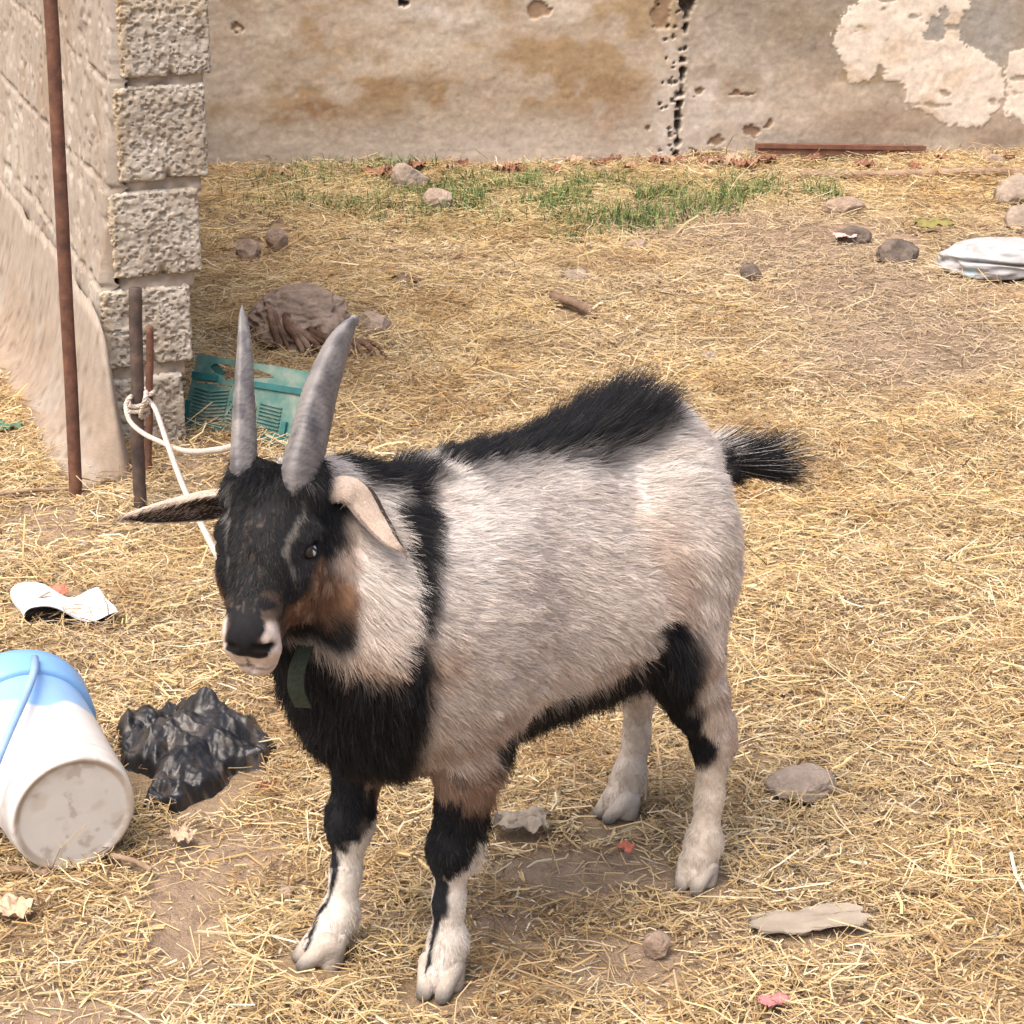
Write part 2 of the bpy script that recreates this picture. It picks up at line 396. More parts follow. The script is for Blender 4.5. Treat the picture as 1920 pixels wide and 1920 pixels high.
for k, (yb, yt, l, r) in enumerate(COURSES):
    s0, z0 = onend(l, yb); s1, z1 = onend(r, yt); z0 = max(z0, -.03) if k else -.03
    offs.append((z0, z1, s0, s1)); w_, h_ = s1 - s0, z1 - z0
    V, F = boxgrid(w_, .34, h_, 84, 34, 96)
    c = np.array([w_ / 2, .17, h_ / 2]); d = V - c; e_ = np.array([w_ / 2, .17, h_ / 2])
    r_ = .008; q = np.clip(d, -(e_ - r_), e_ - r_); dd = d - q; ln = np.linalg.norm(dd, axis=1)[:, None]; nrm = np.where(ln > 1e-9, dd / np.maximum(ln, 1e-9), 0)
    base = q + nrm * r_
    pz = V + k * 3.1
    pit = sst(.40, .30, fbm(pz * 150, 2, 50 + k)); lump = fbm(pz * 110, 3, 60 + k) - .5
    V2 = c + base + nrm * (.007 * (fbm(pz * 16, 3, 70 + k) - .5) + .0042 * lump - .0045 * pit - .004 * sst(.66, .72, fbm(pz * 60, 2, 65 + k)))[:, None]
    # a notch in the bottom edge, broken mortar
    ntc = np.exp(-((V[:, 0] - w_ * .55) / .006) ** 2) * sst(.03, .0, V[:, 2]) * sst(.04, 0, V[:, 1]); V2[:, 1] += .02 * ntc
    col = mixc(np.tile([.47, .42, .355], (len(V), 1)), (.37, .31, .245), .7 * sst(.45, .7, fbm(pz * 14, 3, 80 + k)))
    col = mixc(col, (.47, .36, .22), .5 * sst(.03, .0, V[:, 0]) + .35 * (k >= 4) * sst(.08, .14, V[:, 2]))
    wv_ = np.outer(V2[:, 0] + s0, br) + np.outer(V2[:, 1], ba); wv_[:, 2] += V2[:, 2] + z0
    new_mesh('block', wv_, F, M_block, bw, True, col)
    if k:  # mortar bed between this course and the one below
        z_a, z_b = offs[k - 1][1] - .008, z0 + .004; V, F = boxgrid(w_ - .03, .30, z_b - z_a, 24, 12, 5)
        V[:, 1] += .012 + .020 * (fbm(np.c_[V[:, 0] * 40 + k, V[:, 2] * 40, V[:, 2] * 0], 2, 90 + k) - .35)
        wv_ = np.outer(V[:, 0] + s0 + .015, br) + np.outer(V[:, 1], ba); wv_[:, 2] += V[:, 2] + z_a
        new_mesh('mortar', wv_, F, M_plaster, bw, True, np.tile([.36, .30, .24], (len(V), 1)))
# plastered long face, running away from us; courses show through as broken lines
O4 = np.array(offs); zt = O4[-1, 1] - .004
def sleft(z): return np.interp(z, (O4[:, 0] + O4[:, 1]) / 2, O4[:, 2])
pu = grid_axis([(.008, 1.0, 200), (1.0, 2.6, 160)]); pz_ = grid_axis([(-.05, .95, 240), (.95, zt, 60)]); U2, Z2 = np.meshgrid(pu, pz_, indexing='ij'); pp = np.c_[U2.ravel(), Z2.ravel()]
jz = [(O4[k, 1] + O4[k + 1, 0]) / 2 for k in range(len(O4) - 1)]
groove = np.zeros(len(pp)); gr2 = fbm(pp * np.array([30, 30]), 3, 101)
for z_ in jz: groove = np.maximum(groove, np.exp(-((pp[:, 1] - z_ - .010 * (fbm(pp * 8, 2, 102) - .5)) / .0045) ** 2) * sst(.36, .52, gr2))
for k, z_ in enumerate(jz):
    u0 = .20 if k % 2 else .40
    for u_ in (u0, u0 + .4, u0 + .8, u0 + 1.2, u0 + 1.6):
        inz = (pp[:, 1] < z_) & (pp[:, 1] > (jz[k - 1] if k else 0))
        groove = np.maximum(groove, inz * np.exp(-((pp[:, 0] - u_ - .008 * (fbm(pp * 12, 2, 103) - .5)) / .007) ** 2) * sst(.34, .5, gr2) * .9)
pb = fbm(pp * 4, 4, 104); pf = fbm(pp * 40, 3, 105)
pd = .016 * (pb - .5) + .004 * (pf - .5) - .013 * groove - .005 * sst(.60, .72, fbm(pp * 33, 2, 106))
ps = sleft(pp[:, 1]) - .012 - pd
pv = np.outer(ps, br) + np.outer(pp[:, 0], ba); pv[:, 2] += pp[:, 1]
pc = mixc(np.tile([.33, .282, .235], (len(pp), 1)), (.385, .34, .292), sst(.4, .62, pb)); pc = mixc(pc, (.27, .20, .14), .55 * sst(.56, .7, fbm(pp * np.array([9, 5]), 4, 107))); pc = mixc(pc, (.20, .15, .11), .55 * groove)
n1, n2 = len(pu), len(pz_); ii = np.arange(n1 * n2).reshape(n1, n2); pq = np.stack([ii[:-1, :-1], ii[:-1, 1:], ii[1:, 1:], ii[1:, :-1]], -1).reshape(-1, 4)
kk = len(pv); ed = np.concatenate([ii[0, :], ii[1:, -1], ii[-1, -2::-1], ii[-2:0:-1, 0]]); pv2 = pv[ed] + br * .03
pq2 = np.stack([ed, np.roll(ed, -1), kk + (np.arange(len(ed)) + 1) % len(ed), kk + np.arange(len(ed))], -1)[:, ::-1]
new_mesh('plaster_face', np.vstack([pv, pv2]), np.vstack([pq, pq2]), M_plaster, bw, True, np.vstack([pc, pc[ed]]))
V, F = boxgrid(.13, 2.2, zt + .04, 2, 4, 4); wv_ = np.outer(V[:, 0] + np.interp(V[:, 2] - .04, O4[:, 0], O4[:, 2]) + .018, br) + np.outer(V[:, 1] + .345, ba); wv_[:, 2] += V[:, 2] - .045
new_mesh('wall_core', wv_, F, M_plaster, bw, False, np.tile([.36, .31, .25], (len(V), 1)))
# concrete haunch poured along the foot of that face, running out towards us round the rod
fu = np.linspace(-.33, 2.4, 240); fw = np.linspace(-.30, .035, 60); U3, W3 = np.meshgrid(fu, fw, indexing='ij'); fp = np.c_[U3.ravel(), W3.ravel()]
nz1 = fbm(fp * 9, 3, 110) - .5
front = sst(-.31 + .08 * nz1, -.02, fp[:, 0]) ** 1.25
h_ = (.30 * np.clip((fp[:, 1] + .125 + .015 * nz1) / .125, 0, 1) ** 2.6 + .03 * sst(-.125, -.10, fp[:, 1] + .05 * nz1)) * front * (1 - .1 * sst(.2, 2, fp[:, 0]))
h_ = h_ * sst(.034, .0, fp[:, 1] + .02 * (front < .9) * nz1) + .010 * (fbm(np.c_[fp * 34, h_ * 34], 3, 111) - .5) * (h_ > .01) - .03 * (h_ < .004)
fv = np.outer(fp[:, 1], br) + np.outer(fp[:, 0], ba); fv[:, 2] += h_ - .01
n1, n2 = len(fu), len(fw); ii = np.arange(n1 * n2).reshape(n1, n2); fq = np.stack([ii[:-1, :-1], ii[1:, :-1], ii[1:, 1:], ii[:-1, 1:]], -1).reshape(-1, 4)
fc = mixc(np.tile([.33, .28, .232], (len(fp), 1)), (.30, .225, .165), .7 * sst(.45, .65, fbm(np.c_[fp * np.array([5, 9]), h_ * 9], 4, 112)) * sst(.30, .05, h_)); fc = mixc(fc, (.33, .24, .165), sst(.05, .0, h_)); fc = fc * (.80 + .4 * fbm(np.c_[fp * 60, h_ * 60], 3, 113))[:, None]; fc = mixc(fc, (.16, .12, .09), .6 * sst(.66, .74, fbm(np.c_[fp * 42, h_ * 42], 2, 114)))
new_mesh('footing', fv, fq[:, ::-1], M_plaster, bw, True, fc)
# ------------------------------------------------------------------ straw and grass
GRASS = [(1000, 375, 260, 40, .75), (1180, 385, 130, 45, .9), (1010, 372, 80, 40, 1), (640, 375, 170, 50, .45), (760, 330, 60, 25, .6), (880, 400, 120, 40, .7), (1400, 362, 60, 30, .8), (1540, 360, 45, 18, .7), (1100, 410, 150, 40, .5), (1350, 385, 120, 25, .5)]
rs = np.random.default_rng(77)
def field(n, y0, y1, over):
    y = rs.random(n * 2) * (y1 - y0) + y0; half = .26 + .235 * y + over
    x = (rs.random(n * 2) * 2 - 1) * (.26 + .235 * y1 + over); k = np.abs(x) < half
    return x[k][:n], y[k][:n]
def outside(x, y):
    """not inside the walls"""
    q = np.c_[x, y]; a = (q - E0[:2]) @ ba[:2]; r = (q - E0[:2]) @ br[:2]; f = (q - WA[:2]) @ wn[:2]
    return ~((a > 0.0) & (r > -.02) & (r < .165)) & ~((a > -.2) & (r > -.10) & (r < .02)) & (f > .004)
sx, sy = field(600000, 1.35, 7.0, .95)
px_, py_ = pix(np.c_[sx, sy, np.zeros(len(sx))])
pn = fbm(np.c_[sx, sy] * 3.2, 3, 120); pn2 = fbm(np.c_[sx, sy] * 11, 2, 121)
bare = blobs(px_ + 70 * (pn2 - .5), py_ + 50 * (pn - .5), BARE); gr = blobs(px_, py_, GRASS); mu = blobs(px_, py_, MUD)
dens = np.clip(.55 + 1.3 * (pn - .35), .35, 1) * np.clip(.75 + 1.0 * (pn2 - .35), .45, 1) * (1 - .93 * bare) * (1 - .5 * gr)
EXCL = [(1503, 1470, 66, 40), (1231, 1784, 26, 18), (975, 1565, 50, 30), (1515, 1742, 110, 30), (100, 1150, 105, 34), (355, 1445, 158, 100), (1076, 516, 30, 16), (1408, 512, 24, 18), (1690, 475, 46, 30), (1600, 445, 40, 20), (1580, 392, 40, 18), (1582, 458, 26, 10), (1880, 490, 135, 42), (560, 620, 100, 50), (1450, 1898, 24, 16), (1172, 1608, 18, 12), (30, 1728, 28, 34), (1075, 588, 44, 20), (766, 340, 34, 26), (822, 375, 32, 22), (466, 470, 36, 28), (520, 452, 30, 30), (700, 610, 38, 24), (345, 1585, 18, 16), (1750, 438, 40, 14)]
exc = np.zeros(len(sx), bool)
for a, b_ in HOOVES: exc |= np.hypot(sx - a + .008, sy - b_ + .012) < .050
for a, b_, c_, d_ in EXCL: exc |= np.hypot((px_ - a) / c_, (py_ - b_) / d_) < .92
keep = (rs.random(len(sx)) < dens * 1.05 * np.where(exc, .03, 1)) & outside(sx, sy)
sx, sy, bare, mu, gr, pn = [a[keep] for a in (sx, sy, bare, mu, gr, pn)]
n = len(sx)
ln = np.clip(np.exp(rs.normal(-3.48, .52, n)), .010, .13); wd = np.clip(np.exp(rs.normal(-6.66, .42, n)), .0008, .0048)
lng = rs.random(n) < .02; ln[lng] *= 2.2; wd[lng] *= 1.25
ang = rs.random(n) * 2 * np.pi; tilt = rs.normal(0, .19, n) + (rs.random(n) < .10) * rs.normal(0, .40, n)
hgt = rs.random(n) ** 1.4 * (.006 + .020 * np.clip(1 - 1.3 * bare, 0, 1)) + wd * .3
d = np.stack([np.cos(ang) * np.cos(tilt), np.sin(ang) * np.cos(tilt), np.sin(tilt)], 1)
s_ = np.stack([-np.sin(ang), np.cos(ang), np.zeros(n)], 1); roll = rs.normal(0, .6, n)
u_ = np.cross(d, s_); w1 = s_ * np.cos(roll)[:, None] + u_ * np.sin(roll)[:, None]; u1 = np.cross(d, w1)
c = np.c_[sx, sy, gz(sx, sy) + hgt]; c[:, 2] += np.abs(np.sin(tilt)) * ln * .42
bend = rs.normal(0, .20, n) * ln; bendz = -np.abs(rs.normal(0, .04, n)) * ln
st = []
for f in (-.5, .05, .5):
    m_ = c + d * (ln * f)[:, None] + s_ * (bend * (1 - 4 * f * f))[:, None]; m_[:, 2] += bendz * 4 * f * f * -1 * 0 + (bendz * (4 * f * f))
    for g, hh in ((-1, 0), (0, .55), (1, 0)): st.append(m_ + w1 * (wd * .5 * g)[:, None] + u1 * (wd * hh)[:, None])
V = np.stack(st, 1).reshape(-1, 3)
b0 = (np.arange(n) * 9)[:, None]; F = np.concatenate([b0 + np.array(q) for q in ((0, 1, 4, 3), (1, 2, 5, 4), (3, 4, 7, 6), (4, 5, 8, 7))])
pal = np.array([(.63, .48, .25), (.70, .57, .36), (.55, .385, .18), (.47, .345, .20), (.72, .63, .46), (.36, .25, .14), (.25, .16, .09)])
pr = np.array([.24, .16, .20, .17, .06, .11, .06])
ci = rs.choice(len(pal), n, p=pr); sc = pal[ci] * (.66 + .46 * rs.random(n))[:, None]
sc = mixc(sc, sc * np.array([1.03, .98, .88]), np.clip(.2 + 1.2 * (pn - .4), 0, 1))
pd_ = fbm(np.c_[sx, sy] * 6.5, 4, 125); sc = mixc(sc, sc * np.array([.62, .52, .42]), .65 * sst(.54, .66, pd_))
sc = mixc(sc, np.tile([.40, .32, .235], (n, 1)) * (.6 + .7 * rs.random(n))[:, None], .65 * mu)
sc = mixc(sc, np.array([.36, .34, .15]), .45 * gr)
M_straw, nt, b = mat_new('straw', .6, .3)
_at = N(nt, 'ShaderNodeAttribute', attribute_name='Col'); nt.links.new(_at.outputs['Color'], b.inputs['Base Color'])
def bulk(name, V, F, col, mat):
    me = bpy.data.meshes.new(name); me.vertices.add(len(V)); me.vertices.foreach_set('co', V.astype(np.float32).ravel())
    me.loops.add(F.size); me.loops.foreach_set('vertex_index', F.ravel().astype(np.int32))
    me.polygons.add(len(F)); me.polygons.foreach_set('loop_start', (np.arange(len(F)) * F.shape[1]).astype(np.int32))
    me.update(calc_edges=True)
    a = me.attributes.new('Col', 'FLOAT_COLOR', 'POINT'); a.data.foreach_set('color', np.c_[col, np.ones(len(col))].astype(np.float32).ravel())
    me.materials.append(mat); o = bpy.data.objects.new(name, me); COL.objects.link(o); return o
tag(bulk('straw', V, F, np.repeat(sc, 9, 0), M_straw), 'loose golden straw scattered thickly over the yard', 'straw', kind='stuff')
# chaff: short flat crumbs of straw under the long stalks
cx, cy = field(660000, 1.35, 6.9, .7); a_, b_ = pix(np.c_[cx, cy, np.zeros(len(cx))])
cb = blobs(a_ + 60 * (fbm(np.c_[cx, cy] * 9, 2, 140) - .5), b_, BARE); cm = blobs(a_, b_, MUD); ce = np.zeros(len(cx), bool)
for p_, q_, c_, d_ in EXCL: ce |= np.hypot((a_ - p_) / c_, (b_ - q_) / d_) < .9
for p_, q_ in HOOVES: ce |= np.hypot(cx - p_ + .008, cy - q_ + .012) < .045
k = (rs.random(len(cx)) < (1 - .95 * cb) * .72) & ~ce & outside(cx, cy); cx, cy, cb, cm = cx[k], cy[k], cb[k], cm[k]; n = len(cx)
an = rs.random(n) * 2 * np.pi; l2 = rs.uniform(.004, .013, n); w2 = rs.uniform(.0005, .0013, n); tl = rs.normal(0, .25, n); ro = rs.normal(0, .4, n)
d1 = np.stack([np.cos(an) * np.cos(tl), np.sin(an) * np.cos(tl), np.sin(tl)], 1) * l2[:, None]; d2 = np.stack([-np.sin(an) * np.cos(ro), np.cos(an) * np.cos(ro), np.sin(ro)], 1) * w2[:, None]
c0 = np.c_[cx, cy, gz(cx, cy) + .002 + rs.random(n) * .010 * (1 - cb)]; V2 = np.stack([c0 - d1 - d2, c0 + d1 - d2, c0 + d1 + d2, c0 - d1 + d2], 1).reshape(-1, 3)
cc2 = pal[rs.choice(len(pal), n, p=pr)] * (.60 + .5 * rs.random(n))[:, None]; cc2 = mixc(cc2, np.tile([.38, .30, .22], (n, 1)) * (.5 + .7 * rs.random(n))[:, None], .65 * cm)
tag(bulk('chaff', V2, np.arange(n * 4).reshape(n, 4), np.repeat(cc2, 4, 0), M_straw), 'fine broken straw and chaff littering the soil', 'chaff', kind='stuff')
# grass blades by the far wall
gxs, gys = field(150000, 5.3, 6.9, .2)
a_, b_ = pix(np.c_[gxs, gys, np.zeros(len(gxs))]); gd = blobs(a_, b_, GRASS) * sst(.34, .58, fbm(np.c_[gxs, gys] * 7, 3, 130))
k = (rs.random(len(gxs)) < gd * .95) & outside(gxs, gys); gxs, gys = gxs[k], gys[k]; n = len(gxs)
hl = rs.uniform(.02, .06, n); an = rs.random(n) * 2 * np.pi; le = rs.uniform(.2, 1.1, n); gw = rs.uniform(.0012, .0026, n)
dr = np.stack([np.cos(an), np.sin(an), np.zeros(n)], 1); sd_ = np.stack([-np.sin(an), np.cos(an), np.zeros(n)], 1); g0 = np.c_[gxs, gys, gz(gxs, gys)]; V = []
for f in (0, .5, 1):
    p = g0 + dr * (le * hl * f ** 1.6)[:, None] + np.array([0, 0, 1.0]) * (hl * (f - .32 * le * f * f))[:, None]; w_ = gw * (1 - .85 * f)
    V += [p - sd_ * w_[:, None], p + sd_ * w_[:, None]]
V = np.stack(V, 1).reshape(-1, 3); b0 = (np.arange(n) * 6)[:, None]; F = np.concatenate([b0 + np.array(q) for q in ((0, 1, 3, 2), (2, 3, 5, 4))])
gc = np.array([(.075, .14, .035), (.11, .19, .05), (.20, .21, .07), (.05, .10, .03)])[rs.integers(0, 4, n)] * (.7 + .6 * rs.random(n))[:, None]
M_grass, nt, b = mat_new('grass', .55, .3)
_at = N(nt, 'ShaderNodeAttribute', attribute_name='Col'); nt.links.new(_at.outputs['Color'], b.inputs['Base Color'])
tag(bulk('grass', V, F, np.repeat(gc, 6, 0), M_grass), 'short green grass growing through the straw near the far wall', 'grass', kind='stuff')
# ------------------------------------------------------------------ the goat
GO, GA = np.array([0.0173, 2.3571, 0.0]), rad(-138.286)
goat = tag(empty('goat', GO, GA), 'black and cream billy goat with long grey horns standing on the straw', 'goat')
POLL = np.array([0.374, 0.030, 0.662]); TS = .975
HY, HP, HR = rad(39), rad(44), rad(4)
_h = np.array([math.cos(HY), math.sin(HY), 0]); _s = np.array([-math.sin(HY), math.cos(HY), 0]); _z = np.array([0, 0, 1.0])
HN = math.cos(HP) * _h - math.sin(HP) * _z; HU = math.sin(HP) * _h + math.cos(HP) * _z
HS = _s * math.cos(HR) + HU * math.sin(HR); HU = HU * math.cos(HR) - _s * math.sin(HR)
HM = np.stack([HN, HS, HU], -1)                         # columns: down the face, to the goat's left, out of the forehead
def hd(t, s, u): return POLL + HM @ np.array([t * TS, s, u], float)

def axis(lo, hi, f0, f1, fine=0.0026, coarse=0.0052):
    a = [lo]
    while a[-1] < hi: a.append(a[-1] + (fine if f0 <= a[-1] <= f1 else coarse))
    return np.array(a)
G = SDF(axis(-.48, .52, .33, .50), axis(-.2, .2, -.06, .17), axis(-.01, .72, .43, .69))
# trunk
G.ell((.06, 0, .425), (.25, .122, .160), .03)
G.ell((-.085, 0, .395), (.205, .130, .120), .04)
G.ell((-.188, 0, .475), (.092, .102, .110), .05)
G.cap((.10, 0, .530), (-.185, 0, .548), .048, .048, .05)
G.ell((.125, 0, .49), (.12, .085, .10), .05)
G.ell((.20, 0, .372), (.112, .102, .108), .05)
for sgn in (1, -1):
    G.ell((.155, .082 * sgn, .42), (.085, .055, .13), .04)
    G.ell((-.168, .074 * sgn, .43), (.080, .062, .12), .028)
# neck turned to the goat's left
G.cap((.15, 0, .465), (.305, -.005, .565), .12, .074, .04)
G.cap((.20, .02, .44), hd(.05, .0, -.14), .115, .075, .05)
G.ell((.245, .085, .47), (.075, .05, .085), .05)
# legs
LEGS = dict(
    FL=[(.170, .080, .40), (.160, .081, .290), (.170, .066, .172), (.176, .064, .105), (.177, .064, .054), (.197, .067, .018)],
    FR=[(.185, -.08, .40), (.175, -.083, .290), (.205, -.076, .160), (.218, -.072, .100), (.229, -.070, .052), (.262, -.068, .018)],
    HL=[(-.165, .075, .45), (-.158, .088, .335), (-.192, .095, .250), (-.218, .098, .190), (-.214, .098, .112), (-.206, .098, .052), (-.190, .099, .018)],
    HR=[(-.165, -.075, .45), (-.185, -.092, .330), (-.238, -.096, .245), (-.284, -.097, .178), (-.281, -.096, .102), (-.268, -.095, .050), (-.245, -.094, .018)])
RF = [.052, .034, .0235, .0148, .0190, .0205]; RH = [.068, .050, .032, .0235, .0150, .0192, .0200]
for k, p in LEGS.items(): G.chain(p, RF if k[0] == 'F' else RH, .018)
for k, sgn in (('FL', 1), ('FR', -1)):
    c = np.array(LEGS[k][2]); G.ell(c + (.006, 0, .0), (.0225, .0225, .032), .012)      # knees
for k in ('HL', 'HR'):
    c = np.array(LEGS[k][3]); G.cap(c + (-.012, 0, .02), c + (-.004, 0, -.02), .018, .016, .012)   # hocks
# tail
G.chain([(-.250, 0, .520), (-.300, .0, .502), (-.360, -.004, .478)], [.032, .022, .010], .025)
# head
def he(c, r, k=.012, cut=False): G.ell(hd(*c), r, k, HM, cut)
def hc(a, b, ra, rb, k=.012, cut=False): G.cap(hd(*a), hd(*b), ra, rb, k, cut)
he((.034, 0, -.050), (.056, .050, .048), .02)
he((.055, 0, -.032), (.062, .043, .036), .015)
hc((.07, 0, -.034), (.155, 0, -.030), .037, .0265, .015)
hc((.05, 0, -.092), (.160, 0, -.060), .036, .0195, .02)
for s in (1, -1):
    he((.063, .040 * s, -.029), (.022, .0150, .0165), .010); he((.092, .037 * s, -.044), (.024, .012, .014), .012)
    he((.078, .030 * s, -.070), (.050, .021, .038), .02)
    hc((.014, .027 * s, -.024), (-.006, .029 * s, -.026), .0255, .020, .012)
    he((.1775, .0125 * s, -.043), (.0150, .0165, .0185), .007)
he((.170, 0, -.028), (.022, .0265, .0215), .01)
he((.1850, 0, -.0640), (.0155, .0190, .0145), .016)
for s in (1, -1):
    hc((.1890, .0110 * s, -.021), (.181, .0240 * s, -.031), .0042, .003, .003, True)
    he((.0775, .0500 * s, -.0275), (.0115, .0095, .0060), .004, True)
hc((.195, 0, -.032), (.197, 0, -.057), .0022, .0022, .002, True)
GV, GQ = G.mesh()
_c, _sn = math.cos(-GA), math.sin(-GA)
_d = np.array([0, 0, CAM_H]) - GO
CAML = np.array([_d[0] * _c - _d[1] * _sn, _d[0] * _sn + _d[1] * _c, _d[2]])      # where the photographer stands, seen from the goat
def unit(v): v = np.asarray(v, float); return v / np.linalg.norm(v)

# horns: flattened, ringed cones that sweep up and back
def horn(pts, r0, r1, tip, seed, e1, e2):
    P = bez(pts, 22); m = len(P); n = 28; rng = np.random.default_rng(seed)
    t, _, _ = frames(P); back = -_h - .1 * _z
    s = np.linspace(0, 1, m)
    prof = (1 - s ** e1) ** e2
    ring = np.cumsum(.6 + rng.random(m)) ; ring = .5 + .5 * np.sin(ring * 1.55)
    V = []
    for i in range(m):
        A = unit(back - t[i] * (back @ t[i])); B = np.cross(t[i], A)
        a = r0 * max(prof[i], tip); b = r1 * max(prof[i], tip * 1.3)
        k = 1 + .055 * ring[i] * np.clip(1 - 1.5 * s[i], .12, 1)
        for j in range(n):
            th = j / n * 2 * math.pi
            ca, sb = math.cos(th), math.sin(th)
            e = abs(ca) ** .9 * math.copysign(1, ca) * a * (1.0 if ca > 0 else 1.0 + .28 * abs(ca) ** 6)
            V.append(P[i] + (A * e + B * sb * b) * k + (rng.random(3) - .5) * .0007)
    V.append(P[-1] + t[-1] * .004)
    F = [(i * n + j, i * n + (j + 1) % n, (i + 1) * n + (j + 1) % n, (i + 1) * n + j) for i in range(m - 1) for j in range(n)]
    F += [((m - 1) * n + j, (m - 1) * n + (j + 1) % n, m * n) for j in range(n)]
    V = np.array(V); sv = np.append(np.repeat(s, n), 1.0)
    c = mixc(np.array([[.140, .130, .130]]).repeat(len(V), 0), (.215, .20, .19), sst(.25, .7, fbm(V * np.array([60, 60, 14]), 3, seed)))
    c = mixc(c, (.055, .055, .065), .75 * sst(.5, .72, fbm(V * 45, 4, seed + 5)) * (1 - .4 * sv))
    c = mixc(c, (.20, .22, .215), .7 * sst(.90, 1.0, sv)); c = mixc(c, (.09, .088, .095), .45 * sst(.25, 0, sv))
    return new_mesh('horn', V, F, M_horn, goat, True, c)
m, nt, b = mat_new('horn', .55, .35)
_at = N(nt, 'ShaderNodeAttribute', attribute_name='Col'); nt.links.new(_at.outputs['Color'], b.inputs['Base Color'])
_tc = N(nt, 'ShaderNodeTexCoord'); _mp = N(nt, 'ShaderNodeMapping'); _mp.inputs['Scale'].default_value = (90, 90, 160)
nt.links.new(_tc.outputs['Object'], _mp.inputs['Vector'])
_n = N(nt, 'ShaderNodeTexNoise', Scale=2.0, Detail=6); nt.links.new(_mp.outputs['Vector'], _n.inputs['Vector'])
_b = N(nt, 'ShaderNodeBump', Strength=.55, Distance=.002); nt.links.new(_n.outputs['Fac'], _b.inputs['Height']); nt.links.new(_b.outputs['Normal'], b.inputs['Normal'])
M_horn = m
horn([tuple(np.array([.3437, .0421, .6547]) + HN * .004 - HU * .018), (.3437, .0421, .6547), (.3210, .0287, .6874), (.2986, .0156, .7190), (.2778, .0055, .7418), (.2586, -.0036, .7598), (.2408, -.0110, .7719), (.2260, -.0181, .7779)], .0300, .0190, .20, 3, 2.3, .70)
horn([tuple(np.array([.3789, -.0068, .6529]) + HN * .006 - HU * .020), (.3789, -.0068, .6529), (.3623, -.0276, .6894), (.3469, -.0471, .7212), (.3310, -.0663, .7534), (.3188, -.0838, .7757), (.3090, -.0994, .7900)], .0215, .0150, .05, 8, 1.0, .62)

# ears: long drooping leaves, curled into a gutter, pale outside and dark inside
M_ear = noise_mat('ear_skin', [(.3, (.85, .85, .85)), (.7, (1.1, 1.1, 1.1))], 60, .8, .2, attr=True)
def ear(pts, width, opening, fold, rim=0, rs_=1, base=.6, name='ear'):
    P = bez(pts, 10); m = len(P); n = 15; t, _, _ = frames(P); s = np.linspace(0, 1, m)
    w = width * (base + (1 - base) * sst(0, .40, s)) * np.clip(1 - s ** 1.9, .006, 1) ** .72
    O_, I_, CO, CI = [], [], [], []
    for i in range(m):
        op = unit(opening - t[i] * (opening @ t[i])); W = np.cross(t[i], op)
        for j in range(n):
            v = -1 + 2 * j / (n - 1); th = v * fold * (1 - .45 * s[i])
            p = P[i] + W * math.sin(th) * w[i] - op * (math.cos(th) * .75 - .35) * w[i]
            nn = W * math.sin(th) - op * math.cos(th) * .75
            O_.append(p + nn * .0016); I_.append(p - nn * .0014)
            CO.append((.62, .51, .42)); CI.append((.030, .020, .017))
    V = np.array(O_ + I_); k = m * n; F = []
    for i in range(m - 1):
        for j in range(n - 1):
            a = i * n + j; F += [(a, a + 1, a + n + 1, a + n), (k + a, k + a + n, k + a + n + 1, k + a + 1)]
        for j in (0, n - 1):
            a = i * n + j; q = (a, a + n, k + a + n, k + a); F.append(q if j == 0 else q[::-1])
    F += [(j, k + j, k + j + 1, j + 1) for j in range(n - 1)] + [((m - 1) * n + j, (m - 1) * n + j + 1, k + (m - 1) * n + j + 1, k + (m - 1) * n + j) for j in range(n - 1)]
    c = np.array(CO + CI); edge = np.abs(np.tile(np.tile(np.linspace(-1, 1, n), m), 2)); ss = np.tile(np.repeat(s, n), 2)
    c[:k] = mixc(c[:k], (.07, .05, .04), .8 * sst(.86, 1, ss[:k])); vs_ = np.tile(np.linspace(-1, 1, n), m); c[:k] = mixc(c[:k], (.035, .024, .02), rim * sst(.30, .50, vs_ * rs_) * sst(.30, .45, ss[:k])); c[:k] = mixc(c[:k], (.10, .07, .06), .6 * sst(.9, 1, edge[:k]) * sst(.3, .6, ss[:k]))
    o = new_mesh(name, V, F, M_ear, goat, True, c)
    return o, V[:k], np.array([q for q in F if max(q) < k and len(q) == 4]), c[:k]
_cd = unit(CAML - np.array([.42, -.06, .60]))
EARS = [ear([(.3600, -.0200, .6140), (.3857, -.0359, .6121), (.4073, -.0526, .6070), (.4333, -.0726, .6009), (.4526, -.0878, .5968), (.4668, -.1005, .5958)], .0270, unit(_cd + (0, 0, -1.15)), 1.62),
        ear([(.3250, .0400, .6250), (.3100, .0522, .6322), (.2935, .0632, .6254), (.2885, .0866, .6019), (.2873, .1104, .5853), (.2820, .1267, .5766)], .0225, unit(np.array([0, 0, -1.0]) - .40 * _cd), 1.35, .95, 1, .30)]

